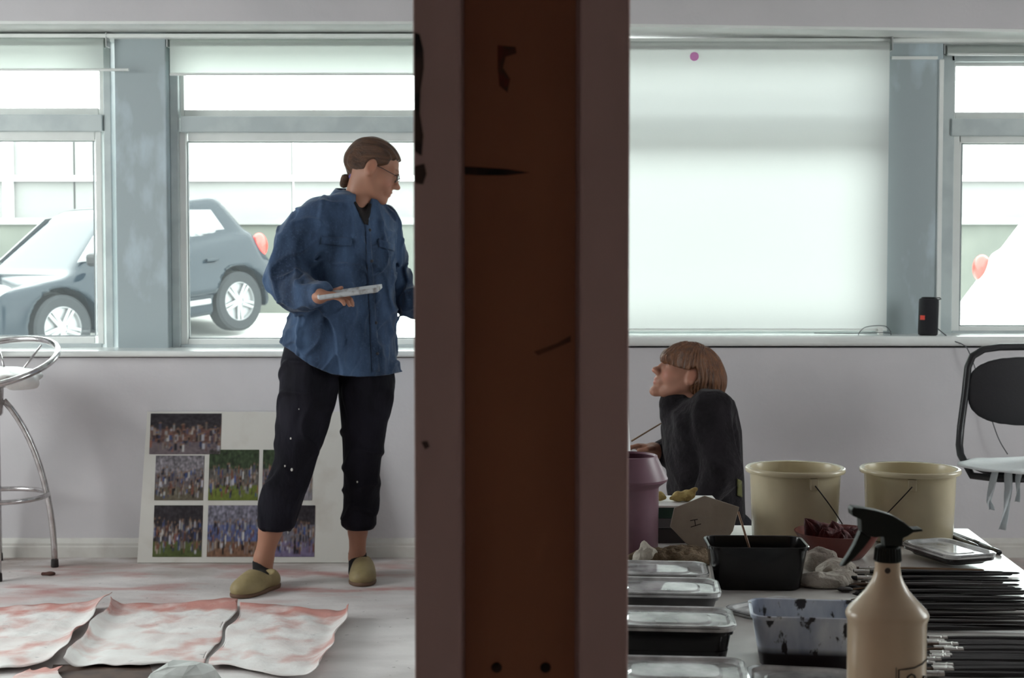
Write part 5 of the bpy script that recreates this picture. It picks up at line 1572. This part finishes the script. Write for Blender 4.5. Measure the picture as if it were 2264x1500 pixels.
# socks and clogs
m_sock = mat('black_sock', (0.012, 0.010, 0.010), .95)
def sock(pts, rs):
    q = np.array(pts); s = SDF(q.min(0) - .07, q.max(0) + .07, .004)
    s.chain(pts, rs, .01); s.cut(lambda X, Y, Z: Z - pts[0].z); s.build('sock', m_sock, person1)
sock([w1(580, 1240, .01), w1(582, 1276, .01), to_r * .45 + he_r * .55 + ux_], [.0375, .038, .026])
sock([w1(790, 1222, .155), w1(792, 1265, .15), to_l * .35 + he_l * .65 + ux_], [.0355, .036, .026])
m_clog = mat('olive_tan_clog', (0.31, 0.24, 0.115), .6, var=(0.24, 0.18, 0.085), vscale=16, bump=.1)
m_sole = mat('brown_clog_sole', (0.13, 0.07, 0.04), .7)
def clog(toe, heel):
    d = (heel - toe); L_ = max(d.length, .235); d.normalize(); heel = toe + d * L_
    q = np.array([toe, heel]); lo = q.min(0) - .09; hi = q.max(0) + .09; lo[2] = -.012; hi[2] = .14
    sd = Vector((-d.y, d.x, 0))
    Rm = np.array([[d.x, sd.x, 0], [d.y, sd.y, 0], [0, 0, 1]])
    c = lambda t, z: toe + d * (L_ * t) + Vector((0, 0, z))
    s = SDF(lo, hi, .0035)
    s.ell(c(.26, .028), (.072, .052, .042), Rm, .02); s.ell(c(.48, .045), (.065, .044, .046), Rm, .03); s.ell(c(.80, .030), (.055, .038, .045), Rm, .03)
    s.ell(c(.66, .085), (.052, .033, .042), Rm, .012, 's')
    s.cut(lambda X, Y, Z: .012 - Z)
    cl = s.build('clog', m_clog, person1)
    s = SDF(lo, hi, .0035)
    s.ell(c(.26, .010), (.073, .053, .03), Rm, .02); s.ell(c(.52, .010), (.06, .042, .03), Rm, .03); s.ell(c(.80, .010), (.056, .040, .03), Rm, .03)
    s.cut(lambda X, Y, Z: np.maximum(.001 - Z, Z - .016)); s.build('sole', m_sole, cl)
clog(onz(522, 1324, 0), onz(606, 1298, 0)); clog(onz(800, 1300, 0), onz(806, 1264, 0))

# shallow tray held in the hand
m_tray = mat('paint_stained_tray', (0.50, 0.52, 0.54), .4, var=(0.14, 0.10, 0.08), vscale=26, ramp=(.50, .68))
a, c = w1(706, 655, -.33), w1(842, 637, -.33)
d = (c - a); tl_ = d.length
tr_ = thing('paint_tray', (a + c) / 2, label='narrow paint-stained tray held flat in the standing person\'s hand', cat='tray', rot=(math.radians(7), -math.atan2(d.z, d.x), math.radians(-4)))
g = G().rrect_rings([(tl_ / 2 - .006, .045, .008, -.009), (tl_ / 2, .05, .010, -.004), (tl_ / 2, .05, .010, .008), (tl_ / 2 - .003, .047, .009, .008), (tl_ / 2 - .006, .044, .008, -.004)], 5)
g.build('shell', m_tray, tr_, smooth=30)

# ---- seated person
Y2 = 4.9
def w2(px, py, dy=0.0): return P(px, py, Y2 + dy)
f2_ = (-math.cos(math.radians(22)), -.08, math.sin(math.radians(22))); R2 = frame_from(f2_); O2 = np.array(w2(1517, 828, .0)); K2 = .92
s = SDF((w2(1350, 900).x, Y2 - .36, -.01), (w2(1670, 900).x, Y2 + .36, w2(0, 750).z), .0038)
Wh2 = add_head(s, O2, R2, K2, chin=(.087, -.104), nose=1.0)
s.cone(Wh2((-.03, 0, -.03)), w2(1528, 895), .046, .052, .03); s.cone(w2(1530, 905), w2(1552, 960), .05, .08, .04)
s.cone(w2(1555, 920, -.12), w2(1550, 920, .12), .045, .045, .04); s.cone(w2(1552, 960), w2(1560, 1150), .085, .10, .05)
s.ell(w2(1570, 1190), (.14, .17, .12), None, .05)
s.chain([w2(1575, 912, -.15), w2(1596, 1042, -.22), w2(1530, 1130, -.20)], [.042, .036, .028]); s.chain([w2(1535, 905, .17), w2(1490, 1010, .20), w2(1450, 1000, .10)], [.045, .036, .028])
for sy in (-1, 1):
    s.chain([w2(1575, 1195, sy * .09), w2(1390, 1215, sy * .16) ], [.085, .06]); s.chain([w2(1390, 1215, sy * .16) - Vector((0, 0, .10)), Vector((w2(1590, 0).x, Y2 + sy * .12, .05))], [.05, .04])
    s.cone(Vector((w2(1590, 0).x, Y2 + sy * .12, .045)), Vector((w2(1650, 0).x, Y2 + sy * .11, .035)), .036, .026)
hand(s, w2(1452, 999, .10), w2(1426, 992, .08), (-.95, -.15, .25), (0, .2, 1), (.45, .7, .5), .9, -1)
hand(s, w2(1528, 1132, -.20), w2(1498, 1150, -.18), (-.95, .1, -.2), (0, 0, 1), (.2, .3, .3), .9, 1)
person2 = s.build('person', m_skin, None, tone=lambda v: head_tone(v, O2, R2, K2, (.36, .175, .12), 5), loc=(w2(1560, 0).x, Y2, 0))
tag(person2, 'seated person with auburn bobbed hair and charcoal sweater behind the table, looking up', 'person')
m_hair2 = mat('auburn_hair', (0.085, 0.030, 0.011), .40, var=(0.19, 0.075, 0.028), vscale=16, stretch=(5, 5, .7), ramp=(.38, .66), bump=.5, bscale=60)
s = SDF((w2(1455, 0).x, Y2 - .15, w2(0, 900).z), (w2(1618, 0).x, Y2 + .15, w2(0, 752).z), .003)
Wk = lambda p: O2 + R2 @ (np.array(p) * K2)
def bob_cut(x, y, z):
    x, y, z = x / K2 - .014, y / K2, z / K2 + .030
    return np.minimum(.012 + .10 * np.clip(.06 - x, 0, 1) - z, x + .022) * K2
s.ell(Wk((-.014, 0, .030)), [q * K2 for q in (.122, .092, .097)], R2, 0, 'u', cut=bob_cut)
s.ell(Wk((-.058, 0, .008)), [q * K2 for q in (.098, .095, .088)], R2, .012, 'u', cut=lambda x, y, z: x / K2 - .036)
for sy in (-1, 1): s.cone(w2(1568, 842, sy * .035), w2(1574, 876, sy * .035), .050, .042, .02)
s.ell(Wk((.088, 0, .034)), [q * K2 for q in (.026, .060, .028)], R2, .010)
for sy in (-1, 1): s.ell(Wk((-.004, sy * .088, .002)), [q * K2 for q in (.022, .022, .032)], R2, .006, 's')
n1, n2 = smooth_noise(61, 60), smooth_noise(62, 150)
cxh = w2(1546, 815).x
s.displace(lambda X, Y, Z: .0018 * np.sin(np.arctan2(Y - Y2, X - cxh) * 40 + 4 * n1(X, Y, Z)) + .0012 * n2(X, Y, Z))
s.build('hair', m_hair2, person2)
sm = mat('charcoal_wool', (0.011, 0.009, 0.011), .95, var=(0.017, 0.014, 0.017), vscale=14, bump=.5, bscale=40, sheen=.06, spec=.15)
s = SDF((w2(1440, 0).x, Y2 - .34, w2(0, 1230).z), (w2(1665, 0).x, Y2 + .34, w2(0, 855).z), .0048)
rows2 = [(872, 1545, 1600, .11), (884, 1510, 1616, .16), (905, 1474, 1624, .18), (950, 1465, 1634, .185), (1000, 1468, 1638, .18), (1060, 1476, 1640, .175), (1120, 1482, 1642, .175), (1220, 1482, 1644, .18)]
s.loft(sil_rows(rows2, Y2), 0, .03, p=2.4)
s.ell(w2(1572, 898, -.13), (.075, .09, .055), None, .04); s.cone(w2(1500, 912, 0), w2(1494, 893, 0), .066, .058, .02); s.ell(w2(1502, 898, 0), (.05, .07, .03), None, .02)
s.chain([w2(1575, 905, -.17), w2(1596, 1040, -.22)], [.062, .056], .03); s.chain([w2(1596, 1045, -.22), w2(1545, 1128, -.205)], [.056, .042], .03)
s.chain([w2(1530, 910, .16), w2(1490, 1008, .20), w2(1462, 1000, .115)], [.06, .05, .038], .03)
n1, n2 = smooth_noise(71, 30, 9), smooth_noise(72, 75, 9)
s.displace(lambda X, Y, Z: -.007 * np.exp(-(n1(X, Y, Z, (1, 1, .5)) / .22) ** 2) + .004 * n2(X, Y, Z, (.7, .7, .4)) + .002)
s.build('sweater', sm, person2)
bs = s.bvh()
patch('elbow_patch', [(1628, 1058), (1637, 1062), (1638, 1100), (1628, 1096)], mat('olive_patch', (0.10, 0.10, 0.035), .9), [c for c in person2.children if c.name.startswith('sweater')][0], bvh_=bs, nu=4, nv=8)
s = SDF((w2(1340, 0).x, Y2 - .32, -.002), (w2(1680, 0).x, Y2 + .32, w2(0, 1120).z), .0065)
s.ell(w2(1572, 1195), (.165, .19, .13), None, .04)
for sy in (-1, 1):
    s.chain([w2(1575, 1195, sy * .09), w2(1385, 1215, sy * .16)], [.105, .075], .03); s.chain([w2(1385, 1215, sy * .16) - Vector((0, 0, .09)), Vector((w2(1585, 0).x, Y2 + sy * .12, .062))], [.062, .052], .03)
s.cut(lambda X, Y, Z: .001 - Z); s.build('trousers', tm, person2)
# brush she holds and the white sheet in front of her
a, c = w2(1396, 976, .06), w2(1466, 934, .10)
tag(based('long_brush', G().tube([a, a + (c - a) * .15, a + (c - a) * .9, c], [.0035, .003, .0026, .0018], 7), m_handw, a, smooth=True), 'thin long brush held in the seated person\'s hand', 'paintbrush')
q = []
zb2, zt2 = 0.0, w2(0, 850, -.42).z
xw = w2(1390, 0, -.42).x
m_paperw = mat('white_paper', (0.80, 0.82, 0.83), .7)
def roll(u, v):
    a = -1.2 + 2.4 * u
    z = zb2 + .002 + (zt2 - zb2) * v
    bulge = .014 * math.sin(v * PI * .9 + .3) - .02 * max(0, v - .75)
    return (xw - .085 + (.085 + bulge) * math.cos(a * .9), Y2 - .42 + .11 * math.sin(a), z)
tag(based('paper_roll', G().grid(roll, 18, 14), m_paperw, (xw - .05, Y2 - .42, 0), smooth=True, solid=.002), 'upright curved white paper sheet just showing beside the post, by the seated person\'s hand', 'paper')
